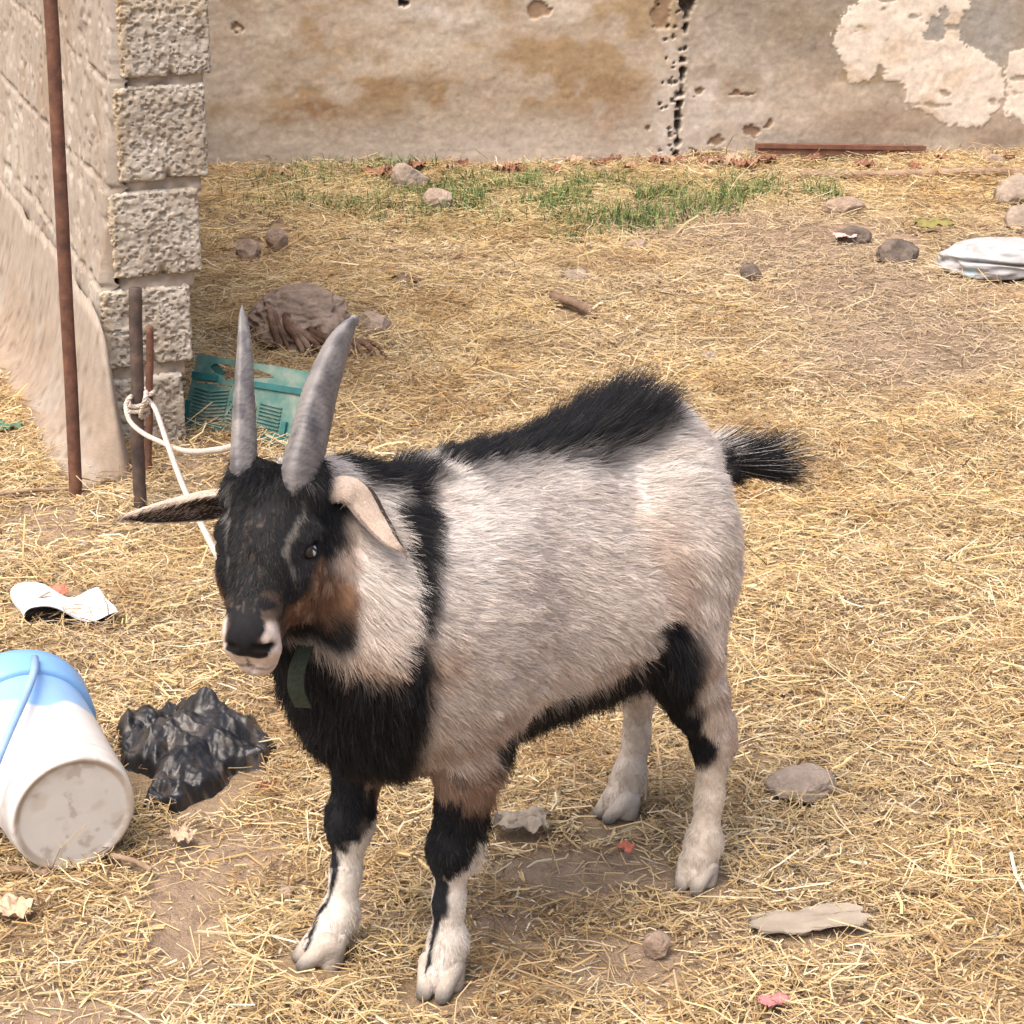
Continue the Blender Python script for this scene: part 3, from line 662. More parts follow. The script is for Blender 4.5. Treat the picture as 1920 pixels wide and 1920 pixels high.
# eyes: dark ball, pale iris with a slot pupil
m, nt, b = mat_new('eye', .25, .35)
_at = N(nt, 'ShaderNodeAttribute', attribute_name='Col'); nt.links.new(_at.outputs['Color'], b.inputs['Base Color'])
M_eye = m
for s in (1, -1):
    c0 = np.array([.0765, .0435 * s, -.0300]); nu, nv = 28, 18; V = []; CC = []
    for i in range(nv + 1):
        for j in range(nu):
            a, t = i / nv * math.pi, j / nu * 2 * math.pi
            q = np.array([math.sin(a) * math.cos(t), s * math.cos(a), math.sin(a) * math.sin(t)])
            V.append(hd(*(c0 + q * .0092)))
            x, y = q[0], q[2]; rr = math.hypot(x, y)
            CC.append((.006, .006, .007) if abs(x) < .17 and abs(y) < .5 else (.42, .45, .46) if rr < .62 else (.02, .015, .013))
    F = [(i * nu + j, i * nu + (j + 1) % nu, (i + 1) * nu + (j + 1) % nu, (i + 1) * nu + j) for i in range(nv) for j in range(nu)]
    new_mesh('eye', V, F, M_eye, goat, True, np.array(CC))

# hooves: two claws each
M_hoof = noise_mat('hoof', [(.3, (.44, .38, .31)), (.7, (.60, .53, .46))], 60, .85, .15, bump=.6, attr=True)
def hoof(x, y, yaw, size, dark):
    g = SDF(np.arange(-.04, .06, .0022), np.arange(-.035, .035, .0022), np.arange(-.006, .06, .0022))
    for s in (1, -1):
        g.cap((-.004, s * .0115, .030), (.023, s * .0105, .007), .0135, .0085, .004)
        g.cap((-.012, s * .0125, .024), (-.008, s * .0125, .004), .0125, .0125, .006)
        g.cap((-.022, s * .011, .034), (-.026, s * .011, .028), .005, .004, .004)
    Z = g.z[None, None, :]; g.F = np.maximum(g.F, -(Z - .0005))
    V, Q = g.mesh(); V = V * size; c, s_ = math.cos(yaw), math.sin(yaw)
    V = np.c_[V[:, 0] * c - V[:, 1] * s_ + x, V[:, 0] * s_ + V[:, 1] * c + y, V[:, 2] - .001]
    tip_ = sst(.012, .034, np.hypot(V[:, 0] - x, V[:, 1] - y) - .4 * V[:, 2]); hc2 = mixc(np.tile([.95, .95, .95], (len(V), 1)), (.26, .27, .29), tip_)
    return new_mesh('hoof', V, Q, M_hoof, goat, True, hc2)
for x, y, a, k in ((.194, .068, 32, 1.06), (.260, -.068, -22, 1.06), (-.193, .099, 22, 1.0), (-.247, -.094, -8, 1.0)): hoof(x, y, rad(a), k, 0)

# collar: a dark olive webbing strap round the throat, its loose end hanging
M_strap = noise_mat('webbing', [(.3, (.022, .028, .018)), (.7, (.045, .052, .036))], 300, .85, .15)
# coat pattern, in the goat's own space (x forward, y left, z up; t, s, u in the head)
def ramp1(x, xs, ys): return np.interp(x, xs, ys)
def coat(P, seed=0):
    n = len(P); w = np.stack([fbm(P * 38, 3, 40 + i) for i in range(3)], 1) - .5
    Q = P + w * .022; x, y, z = Q.T; ay = np.abs(y)
    H = (Q - POLL) @ HM / np.array([TS, 1, 1]); t, s, u = H.T; as_ = np.abs(s)
    nz = fbm(P * np.array([22, 22, 34]), 4, 60); nf = fbm(P * 95, 3, 66)
    c = np.tile(np.array([.72, .635, .565]), (n, 1))
    L = np.full(n, .0155); lift = np.full(n, .27); comb = np.tile(np.array([-1.0, 0, -.38]), (n, 1)); g = np.full(n, .25)
    # flank: whiter on top, tan low down, mottled
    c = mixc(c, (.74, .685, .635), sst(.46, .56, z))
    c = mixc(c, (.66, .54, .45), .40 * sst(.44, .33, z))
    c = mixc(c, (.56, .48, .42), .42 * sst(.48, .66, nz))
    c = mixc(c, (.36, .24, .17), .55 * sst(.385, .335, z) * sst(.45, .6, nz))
    c = mixc(c, (.34, .21, .14), .45 * sst(.035, .008, np.abs(x + .118 - (z - .38) * .15)) * sst(.30, .36, z) * sst(.56, .44, z))
    c = mixc(c, (.40, .28, .2), .35 * sst(-.19, -.23, x) * sst(.47, .40, z) * sst(.15, .25, z))
    comb[:, 2] -= .5 * sst(.45, .33, z)
    th = sst(-.09, -.16, x) * sst(.52, .42, z); comb = mixc(comb, (-.35, 0, -1), th)
    rump = sst(-.10, -.2, x) * sst(.5, .56, z); lift += .22 * rump; L += .007 * rump
    # neck
    nk = sst(.20, .26, x) * sst(.40, .46, z)
    L += .006 * nk; lift += .06 * nk; comb = mixc(comb, (-.75, .25, -.6), nk)
    c = mixc(c, (.58, .47, .39), .7 * nk * sst(.5, .44, z)); c = mixc(c, (.36, .22, .13), .7 * nk * sst(.485, .44, z))
    # the black harness: back line, crest, shoulder band, chest, belly
    K = np.array([.0095, .0100, .0125])
    dors = sst(ramp1(x, [-.2, -.08, .05, .12], [.050, .046, .034, .028]) + .006, ramp1(x, [-.2, -.08, .05, .12], [.050, .046, .034, .028]) - .008, ay + .02 * (nf - .5)) * sst(.535, .555, z) * sst(-.195, -.175, x) * sst(.135, .118, x)
    grey = sst(.068, .040, ay) * sst(.53, .55, z) * sst(-.20, -.17, x) * sst(.13, .11, x)
    c = mixc(c, (.17, .165, .17), .6 * grey)
    crest = sst(.034, .020, ay + .02 * (nf - .5) - .01) * sst(.55, .57, z) * sst(.145, .165, x) * sst(.275, .262, x)
    xf = ramp1(z, [.435, .47, .506, .54, .564, .583, .60, .62], [.32, .285, .262, .246, .228, .217, .219, .224])
    xr = ramp1(z, [.30, .337, .395, .447, .483, .513, .544, .566, .583, .603], [.230, .242, .258, .264, .274, .2545, .2395, .2205, .203, .170])
    band = sst(xr - .006, xr + .006, x) * sst(xf + .007, xf - .005, x) * sst(.43, .45, z)
    zf = ramp1(x, [.25, .285, .30, .32, .335, .36], [.60, .468, .438, .444, .462, .475])
    chest = sst(xr - .008, xr + .008, x) * sst(zf + .008, zf - .008, z) * sst(.255, .275, z)
    chest = np.maximum(chest, sst(.05, .03, ay) * sst(.17, .20, x) * sst(.40, .36, z) * sst(.24, .26, z))
    zb = ramp1(x, [-.13, -.10, -.06, .0, .05, .141, .17], [.380, .372, .350, .334, .334, .322, .300])
    belly = sst(zb + .007, zb - .007, z) * sst(-.16, -.13, x) * sst(.17, .145, x)
    for m, l, lf in ((dors, .020 + .027 * sst(.06, -.12, x), .95), (crest, .028, .9), (band, .019, .4), (chest, .023, .45), (belly, .027, .45)):
        L += (l - L) * m; lift += (lf - lift) * m; c = mixc(c, K, m)
    comb = mixc(comb, (-.25, 0, -1), chest); comb = mixc(comb, (-.5, 0, -1), belly); comb = mixc(comb, (-1, 0, .25), dors)
    # legs
    def legrel(k):
        p = np.array(LEGS[k])[::-1]; return x - np.interp(z, p[:, 2], p[:, 0]), y - np.interp(z, p[:, 2], p[:, 1])
    fl = sst(.09, .12, x) * sst(.30, .285, z) * sst(.035, .05, ay)
    dx = np.where(y > 0, legrel('FL')[0], legrel('FR')[0]); dy = np.where(y > 0, legrel('FL')[1], legrel('FR')[1])
    lw = np.array([.70, .64, .57])
    cf = np.tile(np.array([.31, .20, .14]), (n, 1)); cf = mixc(cf, (.42, .31, .24), sst(.25, .29, z) * sst(.40, .6, nz)); cf = mixc(cf, (.10, .06, .045), .8 * sst(.5, .65, nz))
    topb = np.where(y > 0, .232, .215) + .02 * (nf - .5) - .35 * np.where(y > 0, 0, dx) * 0
    topb = topb + np.where(dx > .012, np.where(y > 0, .015, .05), 0)
    cf = mixc(cf, K, sst(topb + .008, topb - .008, z) * (1 - .85 * (y < 0) * sst(-.002, -.012, dx) * sst(.175, .19, z)))
    botb = np.where(y > 0, .172, .158) - .9 * np.clip(dx, -.02, .02) + .02 * (nf - .5)
    cf = mixc(cf, lw, sst(botb + .004, botb - .004, z))
    st = sst(.003, -.001, np.abs(dy + .002 + .010 * (vnoise(P * 38, 9) - .5)) - .0028 - .0075 * sst(.07, .14, z)) * sst(.002, .006, dx) * sst(.165, .15, z - .02)
    cf = mixc(cf, K * 1.5, st * sst(.0, .02, z))
    c = mixc(c, cf, fl)
    hl = sst(-.06, -.09, x) * sst(.40, .385, z)
    xb = ramp1(z, [.16, .20, .215, .302, .378, .40], [-.20, -.202, -.184, -.143, -.123, -.118])
    hk = hl * sst(xb - .007, xb + .005, x) * sst(.155, .17, z + .012 * (nf - .5)) * sst(.07, .085, np.where(y > 0, ay + .03, ay - .02)) * (z < .39)
    c = mixc(c, (.62, .54, .45), .8 * hl * sst(.22, .14, z)); c = mixc(c, K, hk)
    leg = np.clip(sst(.29, .22, z) * ((x > .1) | (x < -.12)), 0, 1) * (1 - chest) * (1 - belly)
    L += (.0095 - L) * leg; L += (.0050 - L) * sst(.19, .14, z); lift += (.22 - lift) * leg; comb = mixc(comb, (-.15, 0, -1), leg)
    L += .0025 * sst(.085, .06, z) * sst(.005, .03, z)
    c = mixc(c, (.42, .35, .28), .5 * sst(.03, .01, z))
    # tail
    tl = sst(-.265, -.285, x) * sst(.45, .47, z)
    c = mixc(c, (.70, .65, .60), tl); c = mixc(c, K * 1.3, sst(-.272, -.288, x + .03 * (z - .5) * 10) * tl)
    L += (.022 - L) * tl; lift += (.20 - lift) * tl; comb = mixc(comb, (-1, 0, .04), tl)
    # head
    hm = sst(-.045, -.03, t) * sst(-.150, -.125, u + .040 * sst(.115, .09, t)) * sst(.085, .07, as_) * sst(.21, .20, t) * sst(.285, .31, x)
    ch = np.tile(np.array([.0115, .0115, .013]), (n, 1))
    ch = mixc(ch, (.10, .080, .062), .55 * sst(.60, .78, fbm(H * np.array([60, 420, 300]), 2, 71)) * sst(.03, .06, t) * sst(.024, .01, as_))
    cheek = sst(-.030, -.050, u) * sst(-.115, -.10, u) * sst(.065, .085, t) * sst(.160, .145, t) * sst(.016, .028, as_)
    ch = mixc(ch, (.185, .095, .055), .9 * cheek * sst(.40, .60, nz + .08)); ch = mixc(ch, (.40, .26, .17), .8 * cheek * sst(.54, .66, nf))
    ch = mixc(ch, (.22, .125, .075), .9 * sst(-.085, -.10, u) * sst(.125, .10, t)); ch = mixc(ch, (.52, .41, .34), sst(-.062, -.078, u) * sst(.085, .06, t))
    stp = sst(.0034, .0014, np.abs(as_ - ramp1(t, [0, .05, .09, .11], [.040, .033, .031, .034]))) * sst(.0, .012, t) * sst(.112, .095, t) * sst(-.05, -.03, u)
    ch = mixc(ch, (.22, .20, .18), .55 * stp * sst(.30, .52, nf))
    ch = mixc(ch, (.20, .13, .09), .35 * sst(.13, .145, t) * sst(.012, .02, as_) * sst(.45, .6, nf))
    white = np.maximum(sst(.156, .166, t + .008 * (nf - .5) + .12 * np.clip(-.045 - u, -.02, .02)) * np.maximum(sst(-.028, -.035, u), sst(.0185, .0225, as_)), sst(.135, .15, t) * sst(-.045, -.056, u) * sst(.03, .02, as_) * 0)
    white *= sst(-.096, -.086, u)
    ch = mixc(ch, (.58, .49, .44), white)
    pad = sst(.152, .162, t) * sst(-.034, -.029, u) * sst(.0185, .014, as_); ch = mixc(ch, (.012, .012, .014), pad)
    mouth = sst(.0026, .0012, np.abs(u + .0545 - .004 * np.cos(s * 90))) * sst(.168, .175, t); ch = mixc(ch, (.10, .065, .055), .70 * mouth * sst(.020, .012, as_))
    nos = sst(.006, .003, np.hypot(u + .027 + .55 * (as_ - .017), .25 * (as_ - .018))) * sst(.172, .178, t) * sst(.007, .011, as_) * sst(.028, .024, as_); ch = mixc(ch, (.012, .010, .010), nos)
    phil = sst(.0026, .0012, as_) * sst(.18, .184, t) * sst(-.032, -.036, u) * sst(-.054, -.050, u); ch = mixc(ch, (.06, .04, .035), .7 * phil)
    poll = sst(-.016, -.026, t) * sst(.02, .008, as_); ch = mixc(ch, (.30, .22, .16), poll * .8)
    c = mixc(c, ch, hm)
    L += (.0075 - L) * hm; L += (.017 - L) * hm * sst(.045, .005, t); lift += .5 * hm * sst(.03, .0, t); L += (.014 - L) * hm * sst(-.05, -.08, u); L += (.004 - L) * hm * sst(.12, .15, t) * sst(-.075, -.06, u)
    L += (.0022 - L) * hm * sst(.146, .160, t); bald = hm * np.maximum(np.maximum(pad, mouth), sst(.175, .18, t) * sst(-.07, -.06, u) * .6); L *= 1 - bald
    eye = sst(.020, .012, np.sqrt((t - .0755) ** 2 + (as_ - .05) ** 2 + (u + .026) ** 2)); L += (.0025 - L) * eye; c = mixc(c, K, eye)
    lift += (.20 - lift) * hm
    hc_ = np.stack([np.full(n, .9), np.clip(s * 14, -.8, .8), np.full(n, -.1)], 1) @ HM.T
    comb = mixc(comb, hc_, hm)
    L = L * (.82 + .36 * fbm(P * 60, 2, 77))
    return c, L, lift, comb, np.maximum.reduce([dors, crest, chest, belly, band]) * (1 - hm), hm

def vert_normals(V, Q):
    a = np.cross(V[Q[:, 2]] - V[Q[:, 0]], V[Q[:, 3]] - V[Q[:, 1]]); n = np.zeros_like(V)
    for k in range(4): np.add.at(n, Q[:, k], a)
    return n / (np.linalg.norm(n, axis=1)[:, None] + 1e-12)
def scatter(V, Q, count, seed, weight=None):
    rng = np.random.default_rng(seed); T = np.concatenate([Q[:, [0, 1, 2]], Q[:, [0, 2, 3]]])
    A = .5 * np.linalg.norm(np.cross(V[T[:, 1]] - V[T[:, 0]], V[T[:, 2]] - V[T[:, 0]]), axis=1)
    if weight is not None: A = A * weight[T].mean(1)
    k = np.searchsorted(np.cumsum(A) / A.sum(), rng.random(count)); r = np.sqrt(rng.random(count)); q = rng.random(count)
    B = np.stack([1 - r, r * (1 - q), r * q], 1); NV = vert_normals(V, Q)
    p = (V[T[k]] * B[..., None]).sum(1); n = (NV[T[k]] * B[..., None]).sum(1)
    return p, n / np.linalg.norm(n, axis=1)[:, None], rng
M_hair, nt, b = mat_new('hair', .62, .22)
_at = N(nt, 'ShaderNodeAttribute', attribute_name='Col'); nt.links.new(_at.outputs['Color'], b.inputs['Base Color'])
def hair_object(name, P, c, r0, parent, taper=.3):
    n, k, _ = P.shape
    cu = bpy.data.hair_curves.new(name); cu.add_curves([k] * n)
    cu.attributes['position'].data.foreach_set('vector', P.astype(np.float32).ravel())
    ra = cu.attributes.get('radius') or cu.attributes.new('radius', 'FLOAT', 'POINT')
    r = np.outer(r0 if not np.isscalar(r0) else np.full(n, r0), np.linspace(1, taper, k)); ra.data.foreach_set('value', r.astype(np.float32).ravel())
    ca = cu.attributes.new('Col', 'FLOAT_COLOR', 'CURVE'); ca.data.foreach_set('color', np.c_[c, np.ones(n)].astype(np.float32).ravel())
    cu.materials.append(M_hair); o = bpy.data.objects.new(name, cu); COL.objects.link(o)
    if parent: o.parent = parent
    return o
def grow(p, n, L, lift, comb, rng, k=5, jit=.15, clump=.62, grav=.25):
    t = comb - n * (comb * n).sum(1)[:, None]; t /= np.linalg.norm(t, axis=1)[:, None] + 1e-6
    cl = np.stack([fbm(p * 70, 2, 90 + i) for i in range(3)], 1) - .5
    cl2 = np.stack([vnoise(p * 210, 95 + i) for i in range(3)], 1) - .5
    j = rng.normal(size=p.shape) * jit + clump * (cl * 1.5 + cl2 * .55)
    P = [p - n * .001]; st = (L / (k - 1))[:, None]
    for i in range(k - 1):
        f = i / (k - 1)
        d = n * (lift * (1 - .55 * f))[:, None] + t * (.55 + .5 * f) + j * (.5 + .5 * f); d[:, 2] -= grav * f
        d /= np.linalg.norm(d, axis=1)[:, None]; P.append(P[-1] + d * st)
    return np.stack(P, 1)

_vc, _vl, *_ = coat(GV)
M_skin = noise_mat('goat_skin', [(.3, (.75, .75, .75)), (.7, (1.1, 1.1, 1.1))], 150, .75, .15, attr=True)
body = new_mesh('body', GV, GQ, M_skin, goat, True, _vc)
_den = np.clip(.021 / (_vl + .003), .95, 3.2)
hp, hn, rng = scatter(GV, GQ, 400000, 5, _den)
hcol, hL, hlift, hcomb, hblk, hhead = coat(hp)
keep = hL > .0012
hp, hn, hcol, hL, hlift, hcomb, hblk, hhead = [a[keep] for a in (hp, hn, hcol, hL, hlift, hcomb, hblk, hhead)]
nh = len(hp)
hcol = hcol * (.80 + .40 * rng.random(nh))[:, None]
_dk = (rng.random(nh) < .16) * (hcol[:, 0] > .25); hcol = mixc(hcol, (.20, .16, .14), .6 * _dk)
_hb = (hp - POLL) @ HM / np.array([TS, 1, 1]); _fr = hhead * sst(.05, .08, _hb[:, 0]) * sst(.03, .012, np.abs(_hb[:, 1])) * (_hb[:, 2] > -.05)
_lt = (rng.random(nh) < .05 + .16 * _fr) * (hcol[:, 0] < .05); hcol = mixc(hcol, (.10, .085, .07), .6 * _lt)
hL = hL * (.7 + .6 * rng.random(nh))
HP_ = grow(hp, hn, hL, hlift, hcomb, rng)
hr = np.where(hL < .010, .00022, .00027) * (.8 + .4 * rng.random(nh))
hair_object('coat', HP_, hcol, hr, goat)
# long hair of the tail
tp = bez([(-.268, 0, .515), (-.300, 0, .502), (-.345, -.003, .485), (-.370, -.005, .474)], 10); rngt = np.random.default_rng(11); nt_ = 5200
ti = rngt.random(nt_); tb = tp[(ti * (len(tp) - 1)).astype(int)]; ang = rngt.random(nt_) * 2 * np.pi
ro = np.stack([np.zeros(nt_), np.cos(ang), np.sin(ang)], 1); rt = np.interp(ti, [0, .5, 1], [.015, .011, .005])
tc = mixc(np.tile([.0125, .013, .015], (nt_, 1)), (.62, .57, .52), (rngt.random(nt_) < .85) * (ti < .14 + .16 * (ro[:, 2] < -.2)) + (rngt.random(nt_) < .07)) * (.7 + .6 * rngt.random(nt_))[:, None]
TP = grow(tb + ro * rt[:, None], ro, (.046 + .084 * rngt.random(nt_) ** 1.5) * np.interp(ti, [0, .25, .7, 1], [.55, .85, 1.1, 1.1]), np.full(nt_, .075), np.tile([-1.0, 0.0, -.38], (nt_, 1)), rngt, 7, .05, .12, .12)
TP[:, :, 2] += (np.linspace(0, 1, 7) ** 2 * .012)[None]
hair_object('tail_hair', TP, tc, .00030, goat)
# short hair on the ears
for (eo, ev, eq, ec) in EARS:
    p, n, rg = scatter(ev, eq, 6500, 21); d = np.argmin(((p[:, None, ::1] - ev[None, ::3]) ** 2).sum(-1), 1)
    hair_object('ear_hair', grow(p, n, .007 + .005 * rg.random(len(p)), np.full(len(p), .25), np.tile(ev[-8] - ev[8], (len(p), 1)), rg, 4, .15, .3, .1), ec[::3][d] * (.8 + .4 * rg.random(len(p)))[:, None], .00024, eo)
from mathutils.bvhtree import BVHTree
bvh = BVHTree.FromPolygons([tuple(v) for v in GV], [tuple(int(i) for i in q) for q in GQ])
cc, ca = np.array([.300, .020, .545]), unit([.55, .25, .62]); c1 = unit(np.cross(ca, [0, 0, 1])); c2 = np.cross(ca, c1)
ring = []
for i in range(40):
    th = i / 40 * 2 * math.pi; d = c1 * math.cos(th) + c2 * math.sin(th)
    hit = bvh.ray_cast(Vector(cc), Vector(d)); r = min((np.array(hit[0]) - cc) @ d if hit[0] else .09, .13)
    ring.append(r)
ring = np.array(ring); ring = (np.roll(ring, 1) + ring + np.roll(ring, -1)) / 3 - .016
V = []
for i in range(40):
    th = i / 40 * 2 * math.pi; d = c1 * math.cos(th) + c2 * math.sin(th)
    for o_, h_ in ((0, -.011), (.003, -.011), (.003, .011), (0, .011)): V.append(cc + d * (ring[i] + o_) + ca * h_)
F = [(i * 4 + j, i * 4 + (j + 1) % 4, ((i + 1) % 40) * 4 + (j + 1) % 4, ((i + 1) % 40) * 4 + j) for i in range(40) for j in range(4)]
collar = new_mesh('collar', V, F, M_strap, goat, False)
S0 = bez([(.335, .038, .480), (.355, .052, .466), (.370, .060, .452), (.375, .064, .432), (.370, .068, .412)], 6); m_ = len(S0); V = []
wd = unit([-.35, .80, .12]); nn_ = unit([.8, .5, .1])
for i, p in enumerate(S0):
    for a, o_ in ((-1, 0), (1, 0), (1, .0028), (-1, .0028)): V.append(p + wd * a * .0098 + nn_ * o_)
F = [(i * 4 + j, i * 4 + (j + 1) % 4, (i + 1) * 4 + (j + 1) % 4, (i + 1) * 4 + j) for i in range(m_ - 1) for j in range(4)] + [(0, 3, 2, 1), tuple((m_ - 1) * 4 + j for j in range(4))]
new_mesh('strap_end', V, F, M_strap, collar, False)
# ------------------------------------------------------------------ rods, stake, tether
M_rust = noise_mat('rusty_iron', [(.30, (.075, .040, .030)), (.50, (.13, .062, .042)), (.70, (.20, .095, .058))], 45, .8, .3, 8, bump=.5, bscale=220, bdist=.002)
M_iron = noise_mat('dark_iron', [(.30, (.035, .028, .026)), (.55, (.085, .060, .050)), (.72, (.15, .095, .070))], 38, .75, .35, 8, bump=.5, bscale=220, bdist=.002)
def inplane(px, py, Y):
    d = look(px, py); return np.array([0, 0, CAM_H]) + d * (Y / d[1])
def rod(name, b, t, r, mat, extra, lab, cat):
    p0 = at(*b); p1 = inplane(t[0], t[1], p0[1] + .01); dirv = (p1 - p0) / np.linalg.norm(p1 - p0)
    P = np.linspace(p0 - dirv * .06, p1 + dirv * extra, 30); rg = np.random.default_rng(len(lab)); P[:, :2] += np.cumsum(rg.normal(0, .0004, (30, 2)), 0)
    v, f = tube(P, r, 14); m = MB(); m.add(v, f)
    return tag(m.build(name, mat), lab, cat), p0, p1
rod('iron_rod', (143, 932), (91, 0), .0118, M_rust, .75, 'long rusty iron rod standing upright against the plastered wall', 'rod')
stk, k0, k1 = rod('iron_stake', (262, 955), (257, 540), .0115, M_iron, 0, 'dark iron stake with the white rope wound round it', 'stake')
srt, h0, h1 = rod('iron_stake', (277, 893), (276, 613), .0068, M_rust, 0, 'shorter thin rusty stake just behind the dark one', 'stake')

def rope(path, r=.0042, pitch=.019, n=7):
    """three twisted strands along a smooth path"""
    P = bez(path, 26); L = np.append(0, np.cumsum(np.linalg.norm(np.diff(P, axis=0), axis=1))); s = np.arange(0, L[-1], .0022)
    P = np.stack([np.interp(s, L, P[:, i]) for i in range(3)], 1); t, a, b = frames(P); m = MB()
    for q in range(3):
        th = s / pitch * 2 * np.pi + q * 2.094
        v, f = tube(P + (a * np.cos(th)[:, None] + b * np.sin(th)[:, None]) * r * .52, r * .56, n); m.add(v, f)
    return m
def wrap(c, ax, r, turns, dz, n=20, ph=0):
    return [c + np.array([math.cos(a) * r, math.sin(a) * r, 0]) + ax * dz * a / 6.283 for a in np.linspace(ph, ph + turns * 6.283, int(n * turns))]
ax_s = (k1 - k0) / np.linalg.norm(k1 - k0); kc = k0 + ax_s * ((760 - 955) / (540 - 955) * np.linalg.norm(k1 - k0)); hc0 = h0 + (h1 - h0) * (735 - 893) / (613 - 893)
Yk = kc[1]
def gl(x, y, z):
    return GO + np.array([x * math.cos(GA) - y * math.sin(GA), x * math.sin(GA) + y * math.cos(GA), z])
loopA = wrap(kc - ax_s * .008, ax_s, .0165, 2.6, .0095, 16, -1.2)
hpl = wrap(hc0, np.array([0, 0, 1.0]), .0115, 1.3, .008, 14, -2.4)
pathA = [gl(.300, -.045, .500), inplane(470, 1085, 2.32), inplane(420, 1058, 2.46), inplane(386, 1000, 2.66), inplane(345, 915, 2.95), inplane(315, 835, 3.30), inplane(290, 765, Yk - .06)] + \
        hpl[:14:3] + [inplane(274, 738, Yk - .02)] + loopA[::3] + [inplane(244, 745, Yk - .02), inplane(236, 762, Yk - .03), inplane(244, 790, Yk - .06), inplane(268, 812, Yk - .12), inplane(300, 828, Yk - .22), inplane(335, 843, Yk - .38), inplane(372, 847, Yk - .62), inplane(412, 843, 2.75), inplane(450, 842, 2.45), gl(.335, -.052, .610), gl(.325, -.035, .622), gl(.318, .0, .632), gl(.300, .025, .615)]
M_rope = noise_mat('cotton_rope', [(.3, (.40, .335, .28)), (.7, (.60, .53, .46))], 120, .9, .15, 4)
tag(rope(pathA).build('tether_rope', M_rope), 'twisted white rope tying the goat to the iron stake', 'rope')

# ------------------------------------------------------------------ stones and clods
def ico(n):
    bm = bmesh.new(); bmesh.ops.create_icosphere(bm, subdivisions=n, radius=1.0); bm.verts.ensure_lookup_table()
    v = np.array([q.co[:] for q in bm.verts]); f = np.array([[w.index for w in q.verts] for q in bm.faces]); bm.free(); return v, f
ICO5, ICO6 = ico(5), ico(6)
def stone_mat(name, a, b_, c_): return noise_mat(name, [(.28, a), (.5, b_), (.72, c_)], 24, .93, .12, 8, bump=.7, bscale=110, bdist=.006)
M_clay = stone_mat('dusty_clod', (.22, .16, .118), (.33, .245, .185), (.42, .325, .25))
M_grey = stone_mat('grey_stone', (.19, .15, .12), (.31, .25, .20), (.42, .345, .28))
M_dark = stone_mat('dark_clod', (.075, .060, .050), (.135, .108, .09), (.25, .195, .16))
M_pale = stone_mat('pale_stone', (.25, .19, .15), (.36, .28, .22), (.45, .36, .29))
def rock(px, py, w, hgt, dep, mat, label, seed, cat='stone', name='stone', sink=.25, rough=.16, cuts=7, rz=0.0):
    """w, hgt, dep in metres; cut facets plus noise; (px, py) is the middle of its foot"""
    v, f = ICO5; rg = np.random.default_rng(seed); v = v.copy()
    for k in range(cuts):
        nrm = unit(rg.normal(size=3)); dcut = rg.uniform(.62, .88); e = np.clip(v @ nrm - dcut, 0, None); v = v - np.outer(e * .85, nrm)
    r = 1 + rough * (fbm(v * 1.6 + seed, 3, seed) - .5) * 2 + rough * .45 * (fbm(v * 6 + seed, 3, seed + 1) - .5) * 2
    v = v * r[:, None] * np.array([w / 2, dep / 2, hgt * .72]); c, s = math.cos(rz), math.sin(rz)
    v = np.c_[v[:, 0] * c - v[:, 1] * s, v[:, 0] * s + v[:, 1] * c, v[:, 2]]
    p = at(px, py); o = new_mesh(name, v + np.array([0, 0, hgt * (.5 - sink) + .008]), f, mat); o.location = p
    return tag(o, label, cat)
rock(1503, 1492, .088, .030, .082, M_grey, 'flat round brown stone lying in the straw right of the hind legs', 3, sink=.15, cuts=4)
rock(1231, 1795, .034, .024, .030, M_clay, 'small brown pebble on bare soil between the front and hind legs', 5, sink=.15, cuts=4)
rock(466, 488, .068, .050, .06, M_clay, 'dry brown clod, left one of the pair near the block wall', 11, 'clod', 'clod')
rock(520, 470, .062, .056, .06, M_clay, 'dry brown clod, right one of the pair near the block wall', 12, 'clod', 'clod')
rock(768, 352, .110, .072, .09, M_grey, 'rounded grey stone with a dark underside beside the green grass', 13)
rock(822, 388, .090, .050, .08, M_pale, 'pale rough stone in front of the rounded grey stone in the grass', 14)
rock(700, 628, .085, .050, .08, M_pale, 'pale flat-topped stone right of the big brown bundle', 15)
rock(1076, 528, .078, .026, .07, M_grey, 'low grey stone half buried in the straw above the goat', 16, sink=.2)
rock(1408, 525, .062, .034, .06, M_dark, 'dark clod on the muddy ground left of the white sack', 17, 'clod', 'clod')
rock(1686, 492, .115, .062, .09, M_dark, 'large dark stone lying just left of the white sack', 18)
rock(1600, 452, .092, .040, .07, M_dark, 'dark lump of earth behind the pink scrap', 19, 'clod', 'clod')
rock(1580, 402, .115, .045, .09, M_clay, 'brown clod half hidden in straw between the grass and the sack', 20, 'clod', 'clod')
rock(1905, 386, .125, .085, .11, M_grey, 'brown angular rock at the right edge, the farther of two', 21)
rock(1915, 436, .095, .070, .09, M_grey, 'brown angular rock at the right edge, just behind the white sack', 22)
rock(1862, 318, .065, .035, .05, M_clay, 'small brown stone at the foot of the wall on the right', 23)
rock(1130, 330, .05, .022, .04, M_clay, 'small clod at the foot of the wall left of the crack', 24, 'clod', 'clod')
rock(1195, 470, .06, .022, .05, M_clay, 'low brown clod in the straw below the grass', 25, 'clod', 'clod')
rock(540, 1692, .020, .012, .018, M_pale, 'tiny pale pebble left of the front leg', 26, sink=.1)
rock(1330, 680, .05, .018, .04, M_grey, 'low grey clod right of the raised hip', 27, 'clod', 'clod')

